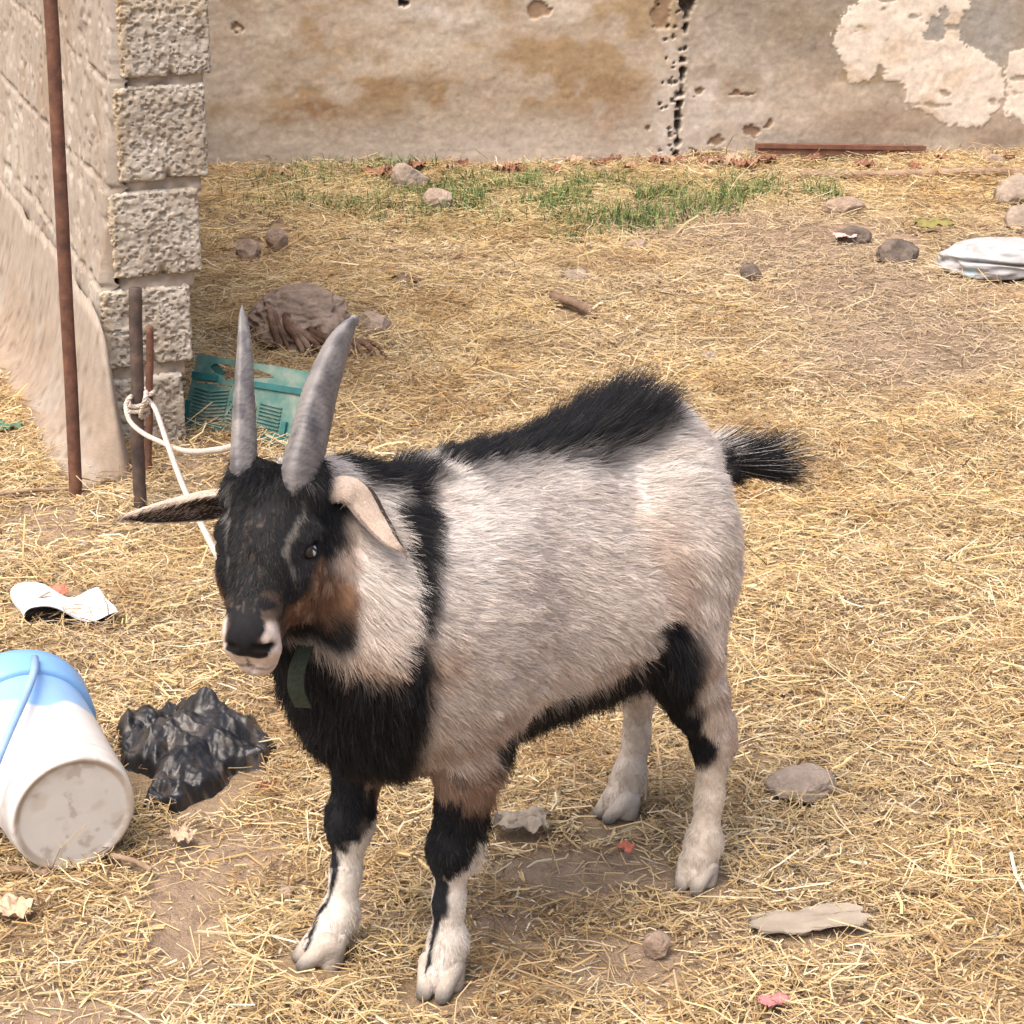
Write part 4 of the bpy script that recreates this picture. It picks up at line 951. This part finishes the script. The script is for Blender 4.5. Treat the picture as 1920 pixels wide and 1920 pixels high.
# mud-caked bundle of rags and roots behind the horns
bn = tag(empty('rag_bundle', at(560, 640)), 'big brown mud-caked bundle of rag and roots behind the horns', 'bundle')
v, f = ICO6; r = 1 + .34 * (fbm(v * 1.5, 3, 201) - .5) + .17 * (1 - np.abs(2 * fbm(v * np.array([2.4, 2.4, 6]), 4, 202) - 1)) * 1.2 - .14 + .05 * (fbm(v * 9, 3, 203) - .5)
P = v * r[:, None] * np.array([.112, .090, .086]); sel = sst(.1, -.6, v[:, 1]) * sst(.5, -.2, v[:, 2])
P[:, 1] -= sel * .028 * (1 - np.abs(2 * vnoise(np.c_[v[:, 0] * 7, v[:, 2] * 1.2, v[:, 2] * 0], 204) - 1)) ; P[:, 2] += .040
new_mesh('lump', P, f, stone_mat('mud_rag', (.16, .115, .088), (.285, .212, .165), (.39, .305, .245)), bn)
M_root = stone_mat('root', (.05, .028, .02), (.15, .088, .06), (.32, .225, .17)); rg = np.random.default_rng(31)
for k in range(11):
    x0 = -.045 + .015 * k + rg.normal() * .004; tp_ = .092 - .004 * k
    P = bez([(x0 - .01, -.060, tp_), (x0, -.098, tp_ - .022), (x0 + .012 + .006 * k, -.115, .030), (x0 + .022 + .008 * k, -.135 - .012 * rg.random(), .004)], 10)
    vv, ff = tube(P, np.interp(np.linspace(0, 1, len(P)), [0, .4, 1], [.007, .0095, .004]) * rg.uniform(.7, 1.15), 10); vv[:, 0] += .004 * (fbm(vv * 60, 2, 210 + k) - .5)
    new_mesh('root', vv, ff, M_root, bn)

# ------------------------------------------------------------------ teal plastic panel leaning by the wall
def panel():
    root = tag(empty('plastic_crate'), 'broken side of a teal plastic crate propped beside the block wall', 'crate')
    A, B = at(342, 806), at(556, 842); xx = B - A; wv_ = np.linalg.norm(xx); xx /= wv_
    up = np.array([0, 0, 1.0]); back = np.cross(up, xx); tl = rad(24); yy = up * math.cos(tl) + back * math.sin(tl); yy = unit(yy - xx * (yy @ xx)); zz = np.cross(xx, yy)
    Hh = .152; to = lambda p: A + np.outer(p[:, 0], xx) + np.outer(p[:, 1], yy) + np.outer(p[:, 2], zz)
    def plate(outer, holes, z0, z1, name, mat):
        bm = bmesh.new(); es = []
        for lp in [outer] + holes:
            vs = [bm.verts.new((a, b, z1)) for a, b in lp]; es += [bm.edges.new((vs[i], vs[(i + 1) % len(vs)])) for i in range(len(vs))]
        bmesh.ops.triangle_fill(bm, use_beauty=True, use_dissolve=False, edges=es)
        ex = bmesh.ops.extrude_face_region(bm, geom=list(bm.faces)); 
        for q in ex['geom']:
            if isinstance(q, bmesh.types.BMVert): q.co.z = z0
        bmesh.ops.recalc_face_normals(bm, faces=list(bm.faces)); bm.verts.ensure_lookup_table()
        V = np.array([q.co[:] for q in bm.verts]); F = [tuple(w.index for w in q.verts) for q in bm.faces]; bm.free()
        return new_mesh(name, to(V), F, mat, root, False)
    W = wv_; rg = np.random.default_rng(8)
    slot = [(.032 * W / .22, .132), (.045, .139), (.075, .142), (.13, .142), (.165, .138), (.183, .130), (.16, .126), (.125, .121), (.095, .117), (.078, .109), (.070, .118), (.055, .121), (.040, .124)]
    cr1 = [(.006, .098), (.03, .101), (.055, .103), (.075, .0995), (.095, .102), (.093, .097), (.072, .094), (.055, .0985), (.03, .097)]
    cr2 = [(.128, .098), (.140, .089), (.152, .076), (.160, .060), (.156, .060), (.145, .073), (.133, .084)]
    outer = [(0, 0), (.05, -.001), (.10, .0), (.15, -.001), (W, 0), (W + .001, .05), (W, .10), (W - .002, Hh), (W * .7, Hh + .001), (W * .4, Hh), (.004, Hh + .002), (.001, .09)]
    mp = noise_mat('teal_plastic', [(.32, (.035, .13, .115)), (.50, (.095, .19, .165)), (.68, (.24, .27, .22))], 17, .55, .4, 6, bump=.15)
    md = noise_mat('deep_teal_plastic', [(.3, (.010, .095, .10)), (.7, (.022, .14, .14))], 30, .5, .4)
    plate(outer, [slot, cr1, cr2], 0, .003, 'sheet', mp)
    def bar(x0, y0, x1, y1, wd, z0, z1, m, nm):
        d = np.array([x1 - x0, y1 - y0]); d = d / np.linalg.norm(d); n_ = np.array([-d[1], d[0]]) * wd / 2
        q = [(x0 + n_[0], y0 + n_[1]), (x0 - n_[0], y0 - n_[1]), (x1 - n_[0], y1 - n_[1]), (x1 + n_[0], y1 + n_[1])]
        V = np.array([(a, b, z0) for a, b in q] + [(a, b, z1) for a, b in q]); F = [(3, 2, 1, 0), (4, 5, 6, 7)] + [(i, (i + 1) % 4, 4 + (i + 1) % 4, 4 + i) for i in range(4)]
        m.add(to(V), F)
    fm = MB(); bar(.001, .010, W - .001, .010, .020, .0035, .012, fm, ''); bar(.002, .111, .060, .111, .012, .0035, .008, fm, ''); bar(.098, .111, W - .002, .111, .012, .0035, .008, fm, '')
    bar(.0045, .022, .0045, .060, .008, .0035, .009, fm, ''); bar(W - .032, .022, W - .032, .048, .010, .0035, .012, fm, ''); fm.build('frame', md, root, False)
    rm = MB()
    for k in range(9):
        y = .030 + .0072 * k
        if y < .096:
            bar(.014, y, .048, y - .004, .0028, .0035, .0075, rm, ''); bar(.05, y - .004, .090, y + .004, .0028, .0035, .0075, rm, '')
            if y < .074: bar(.095, y, .128, y - .005, .0028, .0035, .0075, rm, ''); bar(.163, y + .004, W - .045, y, .0028, .0035, .0075, rm, '')
    bar(.093, .040, .110, .080, .004, .0035, .008, rm, ''); bar(.125, .072, .165, .030, .004, .0035, .008, rm, ''); rm.build('rib', mp, root, False)
    rm2 = MB(); bar(.036, .140, .066, .120, .016, -.004, -.001, rm2, ''); rm2.build('flap', noise_mat('torn_plastic', [(.3, (.012, .06, .055)), (.7, (.03, .10, .09))], 30, .5, .4), root, False)
panel()

# ------------------------------------------------------------------ tipped bucket
bk = tag(empty('bucket'), 'tipped white plastic bucket with a blue rim lying at the left edge', 'bucket')
RB, RT, LEN = .078, .094, .255
pb_ = at(148, 1640); bcen = np.array([pb_[0], pb_[1], 0]) ; ba_ = unit([-.47, .88, 0]); tip = math.atan2(RT - RB, LEN)
gzb = g1(bcen[0], bcen[1]) + .004; axv = ba_ * math.cos(tip) + np.array([0, 0, math.sin(tip)]); bcen[2] = gzb + RB * 1.03
b1 = unit(np.cross(axv, [0, 0, 1])); b2 = np.cross(b1, axv)
def lathe(prof, n, mat_col):
    V, C, F = [], [], []; m = len(prof)
    for i, (l, r) in enumerate(prof):
        for j in range(n):
            th = j / n * 2 * math.pi; V.append(bcen + axv * l + (b1 * math.cos(th) + b2 * math.sin(th)) * r); C.append(mat_col(i, l, r, th))
    for i in range(m - 1):
        for j in range(n): F.append((i * n + j, i * n + (j + 1) % n, (i + 1) * n + (j + 1) % n, (i + 1) * n + j))
    return np.array(V), F, np.array(C)
WHT, BLU, DRT = np.array([.66, .645, .625]), np.array([.25, .44, .72]), np.array([.56, .50, .45])
def bcol(i, l, r, th):
    edge = .150 + .018 * math.sin(th * 3 + 1.0) + .010 * math.sin(th * 7 + .4)
    t = float(sst(edge - .003, edge + .003, l)); return WHT + (BLU - WHT) * t
prof = [*[(.004, q_) for q_ in np.linspace(0, RB - .012, 26)], (.0035, RB - .008), (.0, RB - .004), (.0015, RB), (.012, RB + .002), (.030, RB + .004), (.034, RB + .0045), (.036, RB + .0015)] + [(.036 + q * (LEN - .056), RB + .0015 + (RT - RB - .0015) * (.14 + .86 * q) * .98) for q in np.linspace(.02, 1, 60)]
prof += [(LEN - .004, RT)] + [(LEN - .004, RT - .003)] + [(LEN - .06 - q * (LEN - .07), RT - .004 - (RT - RB) * q) for q in np.linspace(0, 1, 8)] + [(.008, 0)]
V, F, C = lathe(prof, 96, bcol); rr = np.linalg.norm(V - bcen - np.outer((V - bcen) @ axv, axv), axis=1); la = (V - bcen) @ axv
dn = fbm(V * 28, 4, 220); C = mixc(C, DRT, .85 * (la < .0039) * (rr < RB - .003) * sst(.15, .4, dn)); C = mixc(C, (.50, .43, .36), .45 * (la > .0039) * sst(.56, .72, fbm(V * 45, 3, 221)) * sst(.14, .04, la)); C = mixc(C, (.34, .27, .21), .7 * (np.abs(rr - RB + .006) < .004) * (la < .005) * sst(.4, .6, dn))
C = mixc(C, (.36, .30, .25), .55 * sst(.62, .70, fbm(V * np.array([50, 90, 50]), 4, 223)) * (la < .0045))
M_pl = noise_mat('white_plastic', [(.3, (.94, .94, .94)), (.7, (1.03, 1.03, 1.03))], 30, .38, .45, attr=True)
new_mesh('bucket_body', V, F, M_pl, bk, True, C)
V, F, C = lathe([(LEN - .045, RT - .003), (LEN - .045, RT + .002), (LEN - .040, RT + .006), (LEN - .010, RT + .010), (LEN + .002, RT + .012), (LEN + .004, RT + .009), (LEN - .002, RT - .002)], 96, lambda *a: BLU * np.array([.80, .92, 1.0]))
new_mesh('rim', V, F, M_pl, bk, True, C)
hpts = []
p0 = bcen + axv * (LEN - .035) + unit(b1 * .50 + b2 * .86) * (RT + .020)
cd_ = unit(np.array([0, 0, CAM_H]) - bcen)
for q in np.linspace(0, 1, 30):
    th = .50 + q * 2.6
    hpts.append(bcen + axv * (LEN - .025 - .215 * math.sin(q * math.pi) ** .8) + (b1 * math.cos(math.pi * .42 + q * math.pi) + b2 * math.sin(math.pi * .42 + q * math.pi)) * (RT + .012 + .006 * math.sin(q * math.pi)))
vv, ff = tube(np.array(hpts), .0052, 10); m = MB(); m.add(vv, ff); m.build('handle', noise_mat('blue_plastic', [(.3, (.22, .36, .66)), (.7, (.30, .46, .74))], 30, .4, .45), bk)

# ------------------------------------------------------------------ white folded sheet, black bag, sack, scraps
def two_sided(name, grid, ca, cb, th, mat, label, cat, group=None):
    """a thin folded sheet: grid (m,n,3) of points; one colour on each side"""
    m, n, _ = grid.shape; du = np.gradient(grid, axis=0); dv = np.gradient(grid, axis=1); nn = np.cross(du, dv); nn /= np.linalg.norm(nn, axis=2)[..., None] + 1e-9
    V = np.concatenate([(grid + nn * th / 2).reshape(-1, 3), (grid - nn * th / 2).reshape(-1, 3)]); ii = np.arange(m * n).reshape(m, n); k = m * n
    F = [tuple(q) for q in np.stack([ii[:-1, :-1], ii[1:, :-1], ii[1:, 1:], ii[:-1, 1:]], -1).reshape(-1, 4)]; F += [tuple(int(a) + k for a in q[::-1]) for q in F]
    ed = [int(a) for a in np.concatenate([ii[0, :], ii[1:, -1], ii[-1, -2::-1], ii[-2:0:-1, 0]])]
    F += [(ed[i], ed[i - 1], ed[i - 1] + k, ed[i] + k) for i in range(len(ed))]
    return tag(new_mesh(name, V, F, mat, None, True, np.concatenate([np.tile(ca, (k, 1)), np.tile(cb, (k, 1))])), label, cat, group)
M_sheet = noise_mat('sheet', [(.3, (.93, .93, .93)), (.7, (1.05, 1.05, 1.05))], 50, .65, .3, bump=.2, attr=True)
c0 = at(60, 1186); m_, n_ = 70, 24; G_ = np.zeros((m_, n_, 3))
for i in range(m_):
    q = i / (m_ - 1)
    if q < .42: x, z_ = .122 * (1 - q / .42) + .004, .0035
    elif q < .58: a = (q - .42) / .16 * math.pi; x, z_ = .004 - .0135 * math.sin(a), .0035 + .0125 * (1 - math.cos(a))
    else: e = (q - .58) / .42; x, z_ = .004 + .130 * e, .0285 - .020 * sst(0, .75, np.array([e]))[0] + .007 * math.sin(e * 8) * e
    for j in range(n_):
        v_ = j / (n_ - 1); G_[i, j] = c0 + np.array([x - .040 * v_ + .006 * math.sin(q * 9 + 2) * v_, v_ * .085 + .010 * x / .13 + .004 * math.sin(x * 60), z_ + .012 + .005 * v_ * (q > .5) + .002 * math.sin(v_ * 7 + x * 50)])
two_sided('plastic_sheet', G_, (.66, .655, .66), (.012, .012, .014), .0012, M_sheet, 'white sheet folded over its black inner side above the bucket', 'sheet')

# crumpled black bag
v, f = ICO6
def crumple(v, seed, fr):
    a_ = .7 + .13 * seed; w = np.c_[(v[:, 0] * math.cos(a_) + v[:, 1] * math.sin(a_)) * .62, (v[:, 1] * math.cos(a_) - v[:, 0] * math.sin(a_)) * 1.7, v[:, 2] * 1.2]; w = w + .42 * np.stack([fbm(v * 1.5, 2, seed + i) for i in range(3)], 1)
    r = 0; rq = np.random.default_rng(seed)
    for o in range(11):      # straight, sharp creases in many directions, as in crumpled film
        k = fr * (.75 + .30 * o); ph = (w @ unit(rq.normal(size=3))) * k + rq.random() + .22 * (vnoise(w * 1.3, seed + 9 + o) - .5)
        r = r + (.075 / (1 + .10 * o)) * (4 * np.abs(ph - np.floor(ph) - .5) - 1)
    return r
M_bag, nt, b = mat_new('black_plastic', .42, .45)
_at = N(nt, 'ShaderNodeAttribute', attribute_name='Col'); nt.links.new(_at.outputs['Color'], b.inputs['Base Color'])
_tc = N(nt, 'ShaderNodeTexCoord'); _n = N(nt, 'ShaderNodeTexNoise', Scale=70.0, Detail=6); nt.links.new(_tc.outputs['Object'], _n.inputs['Vector'])
_r = ramp(nt, _n.outputs['Fac'], [(.3, .26), (.7, .52)]); nt.links.new(_r, b.inputs['Roughness'])
_b = N(nt, 'ShaderNodeBump', Strength=.45, Distance=.005); nt.links.new(_n.outputs['Fac'], _b.inputs['Height']); nt.links.new(_b.outputs['Normal'], b.inputs['Normal'])
bo = at(362, 1440); outl = np.array([(spot(*p) - bo)[:2] for p in ((208, 1385), (240, 1358), (300, 1352), (345, 1335), (420, 1342), (488, 1368), (522, 1408), (505, 1446), (445, 1452), (405, 1490), (335, 1535), (262, 1520), (284, 1466), (228, 1442))])
lo_, hi_ = outl.min(0) - .015, outl.max(0) + .015; bxs, bys = np.linspace(lo_[0], hi_[0], 210), np.linspace(lo_[1], hi_[1], 210)
BX, BY = np.meshgrid(bxs, bys, indexing='ij'); bp = np.c_[BX.ravel(), BY.ravel()]; bq = bp + .012 * (np.c_[fbm(bp * 40, 3, 301), fbm(bp * 40, 3, 302)] - .5)
ed_ = np.full(len(bp), 9.0)
for i in range(len(outl)):
    p0_, p1_ = outl[i], outl[(i + 1) % len(outl)]; e_ = p1_ - p0_; t_ = np.clip(((bq - p0_) @ e_) / (e_ @ e_), 0, 1); ed_ = np.minimum(ed_, np.linalg.norm(bq - p0_ - t_[:, None] * e_, axis=1))
ins = inpoly(bq, [tuple(q) for q in outl]); sdb = np.where(ins, ed_, -ed_)
pk = (spot(372, 1392) - bo)[:2]; dome = .024 * sst(0, .012, sdb) + .014 * sst(.0, .06, sdb) * np.exp(-((bp - pk) ** 2).sum(1) / .085 ** 2) + .012 * sst(.0, .04, sdb)
rq = np.random.default_rng(303); wrp = np.stack([fbm(bp * 14, 2, 310 + i) for i in range(2)], 1) - .5; cre = np.zeros(len(bp))
for o, wl in enumerate((.105, .085, .07, .055, .045, .036, .030, .024, .019, .015, .012, .009)):
    an_ = rq.random() * np.pi; ph = ((bp + wrp * .035) @ [math.cos(an_), math.sin(an_)]) / wl + rq.random() + .5 * (vnoise(bp * 12, 320 + o) - .5)
    gate = .35 + .65 * sst(.35, .6, vnoise(bp * 16, 340 + o)); cre += gate * wl * (.085 if wl > .06 else .115 if wl > .04 else .095 if wl > .02 else .06) * (4 * np.abs(ph - np.floor(ph) - .5) - 1)
bz = np.where(sdb > 0, np.maximum(dome + cre * sst(0, .025, sdb), .002), -.012)
nb = 210; ii = np.arange(nb * nb).reshape(nb, nb); fq_ = np.stack([ii[:-1, :-1], ii[1:, :-1], ii[1:, 1:], ii[:-1, 1:]], -1).reshape(-1, 4); fq_ = fq_[(sdb[fq_] > -.004).any(1)]
bcol_ = mixc(np.tile([.0105, .0105, .0118], (len(bp), 1)), (.034, .031, .031), .7 * sst(.46, .66, fbm(bp * 26, 4, 360))); bcol_ = mixc(bcol_, (.085, .066, .052), .6 * sst(.58, .72, fbm(bp * 60, 3, 361)) * sst(.07, .02, bz))
us_, inv_ = np.unique(fq_, return_inverse=True); VB = np.c_[bp, bz][us_]; FB = inv_.reshape(fq_.shape); kb = len(VB); VB2 = VB.copy(); VB2[:, 2] = -.014
bag = new_mesh('plastic_bag', np.vstack([VB, VB2]), np.vstack([FB, FB[:, ::-1] + kb]), M_bag, None, True, np.vstack([bcol_[us_]] * 2)); bag.location = bo
tag(bag, 'crumpled dusty black plastic bag lying beside the bucket', 'bag')
# white sack at the right edge
sk = at(1880, 512); cr = crumple(v, 351, .8); P = v * (.82 + .30 * cr)[:, None] * np.array([.205, .115, .066]); P[:, 2] -= .024 * np.exp(-((v[:, 2] + .05 + .25 * (v[:, 0] + .6) * .3) / .10) ** 2) * sst(.2, -.3, v[:, 1]) * 0
gro = np.exp(-((v[:, 2] - .18 + .12 * np.sin(v[:, 0] * 3)) / .07) ** 2) * sst(.1, -.25, v[:, 1]) * sst(-.85, -.55, v[:, 0]); P -= v * (gro * .024)[:, None]; P[:, 2] = np.maximum(P[:, 2], -.030) + .030
sc_ = mixc(np.tile([.38, .38, .385], (len(v), 1)), (.26, .245, .23), .7 * sst(.5, .68, fbm(v * 4, 4, 352))); sc_ = mixc(sc_, (.42, .62, .68), .7 * np.exp(-((v[:, 0] + .62) / .07) ** 2) * sst(.1, -.1, v[:, 2])); sc_ = mixc(sc_, (.30, .26, .24), .6 * gro * sst(.4, .6, fbm(v * 6, 3, 353)))
so = new_mesh('sack', P, f, noise_mat('woven_sack', [(.3, (.92, .92, .92)), (.7, (1.06, 1.06, 1.06))], 90, .6, .3, bump=.3, bscale=300, bdist=.002, attr=True), None, True, sc_); so.location = sk; so.rotation_euler = (0, 0, rad(4))
tag(so, 'grubby white woven sack lying folded at the right edge', 'sack')

# flat scraps
def scrap(px, py, w, d, rz, ca, cb, label, seed, cat='scrap', name='plastic_scrap', lift=.008, wav=.006, group=None):
    p = at(px, py); m_, n_ = 22, 16; rg = np.random.default_rng(seed); U0 = np.linspace(-.5, .5, m_)[:, None] * np.ones(n_); V0 = np.linspace(-.5, .5, n_)[None] * np.ones((m_, 1)); q = np.c_[U0.ravel() * 3 + seed, V0.ravel() * 3]
    jx = .26 * (fbm(q * 1.3, 3, seed) - .5).reshape(m_, n_); jy = .34 * (fbm(q * 1.3, 3, seed + 1) - .5).reshape(m_, n_); zz_ = (fbm(q * 1.4, 3, seed + 2).reshape(m_, n_) - .35) * wav * 2.2 + lift
    x = (U0 + jx) * w * (1 - .35 * np.abs(V0)); y = (V0 + jy) * d; c, s = math.cos(rz), math.sin(rz)
    return two_sided(name, np.stack([p[0] + x * c - y * s, p[1] + x * s + y * c, p[2] + zz_], -1), ca, cb, .0012, M_sheet, label, cat, group)
FILM = np.array([.31, .26, .205])
scrap(975, 1565, .075, .050, .35, FILM * .95, FILM, 'crumpled grey plastic film scrap behind the near front leg', 401, lift=.020, wav=.012)
scrap(1515, 1742, .150, .050, .14, FILM * 1.05, FILM, 'long grey plastic film scrap right of the hind hoof', 402, lift=.012, wav=.004)
scrap(1582, 458, .060, .040, .1, (.62, .40, .36), (.6, .4, .36), 'pale pink scrap beside the dark stones near the sack', 403, lift=.022)
scrap(1450, 1900, .036, .024, .5, (.50, .20, .20), (.45, .2, .2), 'small pink scrap at the bottom edge right of the goat', 404, lift=.014)
scrap(1172, 1608, .024, .018, -.4, (.50, .16, .10), (.45, .15, .1), 'small reddish scrap between the hind legs', 405, lift=.014)
scrap(110, 1128, .034, .030, .2, (.45, .17, .11), (.4, .15, .1), 'reddish scrap sticking out behind the white sheet', 406, lift=.016)
scrap(1750, 438, .110, .050, .1, (.22, .19, .06), (.2, .17, .05), 'olive yellow peel lying behind the white sack', 407, 'peel', 'peel', .024, .014)
scrap(15, 816, .060, .040, .1, (.08, .20, .13), (.08, .2, .13), 'small green leaf at the left edge by the wall', 408, 'leaf', 'leaf', .016, .01)
scrap(30, 1728, .040, .045, 1.2, (.52, .38, .26), (.5, .36, .25), 'pale tan dry leaf at the left edge below the bucket', 409, 'leaf', 'leaf', .018, .012)
scrap(345, 1585, .030, .026, .6, (.48, .36, .25), (.45, .33, .22), 'pale dry leaf below the black bag', 410, 'leaf', 'leaf', .014, .008)
scrap(765, 538, .075, .040, -.7, (.15, .10, .07), (.14, .09, .06), 'dark brown curled leaf in the straw right of the bundle', 411, 'leaf', 'leaf', .018, .012)
scrap(500, 1492, .026, .018, .4, (.20, .075, .045), (.18, .07, .04), 'small dark red leaf just right of the black bag', 412, 'leaf', 'leaf', .014, .008)
rl = np.random.default_rng(55)
for k in range(46):       # dry leaves drifted along the foot of the wall
    u_ = rl.uniform(-1.35, 1.1); p = WA + wx * u_ + wn * (.02 + abs(rl.normal()) * .075); px, py = pix(p[None])
    if 640 < px[0] < 1480 or k % 4 == 0:
        cl = np.array([(.26, .12, .07), (.36, .22, .14), (.20, .09, .055), (.44, .30, .21)][rl.integers(4)]); scrap(float(px[0]), float(py[0]), rl.uniform(.035, .075), rl.uniform(.03, .05), rl.uniform(0, 3), cl, cl * .85, 'dry brown leaf drifted against the foot of the stained wall', 420 + k, 'leaf', 'leaf', .018, .018, 'dry leaves along the wall')

# ------------------------------------------------------------------ board, poles and twigs
def stick(name, pts, r, mat, label, cat, seed=0, n=9):
    P = bez(pts, 12); rg = np.random.default_rng(seed); P = P + rg.normal(0, r * .05, P.shape); vv, ff = tube(P, r * (1 + .18 * (vnoise(np.c_[np.arange(len(P)) * .4, P[:, 0] * 0, P[:, 0] * 0], seed) - .5)), n); m = MB(); m.add(vv, ff); return tag(m.build(name, mat), label, cat)
M_wood = noise_mat('dry_wood', [(.3, (.20, .13, .085)), (.5, (.30, .21, .145)), (.7, (.40, .30, .21))], 40, .85, .15, 8, bump=.5)
lift = np.array([0, 0, 1.0])
A, B = at(1425, 312) + lift * .035 - wn * 0, at(1735, 300) + lift * .018
A = WA + wx * ((A - WA) @ wx) + wn * .045 + lift * (A[2] + .010); B = WA + wx * ((B - WA) @ wx) + wn * .040 + lift * (B[2] + .005)
dv = unit(B - A); sv = unit(np.cross(dv, lift)); uv = np.cross(sv, dv); mbx = MB(); ln_ = np.linalg.norm(B - A)
for q0, q1, w_, h_ in ((0, ln_, .016, .014),):
    V = np.array([A + dv * a + sv * b_ + uv * c_ for a in (q0, q1) for b_ in (-w_, w_) for c_ in (-h_, h_)]); mbx.add(V, [(0, 1, 3, 2), (4, 6, 7, 5), (0, 4, 5, 1), (2, 3, 7, 6), (0, 2, 6, 4), (1, 5, 7, 3)])
V = np.array([A + dv * a + sv * b_ + uv * c_ for a in (0, ln_) for b_ in (.0165, .022) for c_ in (.004, .017)]); mbx.add(V, [(0, 1, 3, 2), (4, 6, 7, 5), (0, 4, 5, 1), (2, 3, 7, 6), (0, 2, 6, 4), (1, 5, 7, 3)])
tag(mbx.build('iron_bar', noise_mat('red_rust', [(.3, (.13, .062, .042)), (.7, (.25, .125, .085))], 30, .85, .2, 8, bump=.4), None, False), 'reddish brown angle bar lying along the foot of the wall on the right', 'bar')
stick('pole', [at(1500, 338) + lift * .018, at(1640, 340) + lift * .020, at(1780, 336) + lift * .018, at(1960, 332) + lift * .016], .013, M_wood, 'long dusty wooden pole lying in the straw in front of the wall', 'pole', 2)
stick('stick', [at(-40, 1655) + lift * .014, at(30, 1650) + lift * .014, at(92, 1652) + lift * .012], .0055, M_wood, 'short brown stick at the left edge below the bucket', 'stick', 3)
stick('stick', [at(1035, 572) + lift * .020, at(1075, 588) + lift * .022, at(1115, 604) + lift * .018], .011, noise_mat('dark_wood', [(.3, (.13, .085, .06)), (.7, (.27, .18, .13))], 40, .85, .15, bump=.4), 'broad brown splinter of wood in the straw above the goat', 'stick', 4)
stick('stick', [at(-20, 938) + lift * .012, at(60, 932) + lift * .014, at(135, 925) + lift * .01], .0035, M_wood, 'thin pale stick at the foot of the concrete footing', 'stick', 5)
stick('stick', [at(210, 1625) + lift * .016, at(250, 1640) + lift * .02, at(285, 1650) + lift * .014], .004, M_wood, 'short twig in the straw just below the bucket base', 'stick', 6)
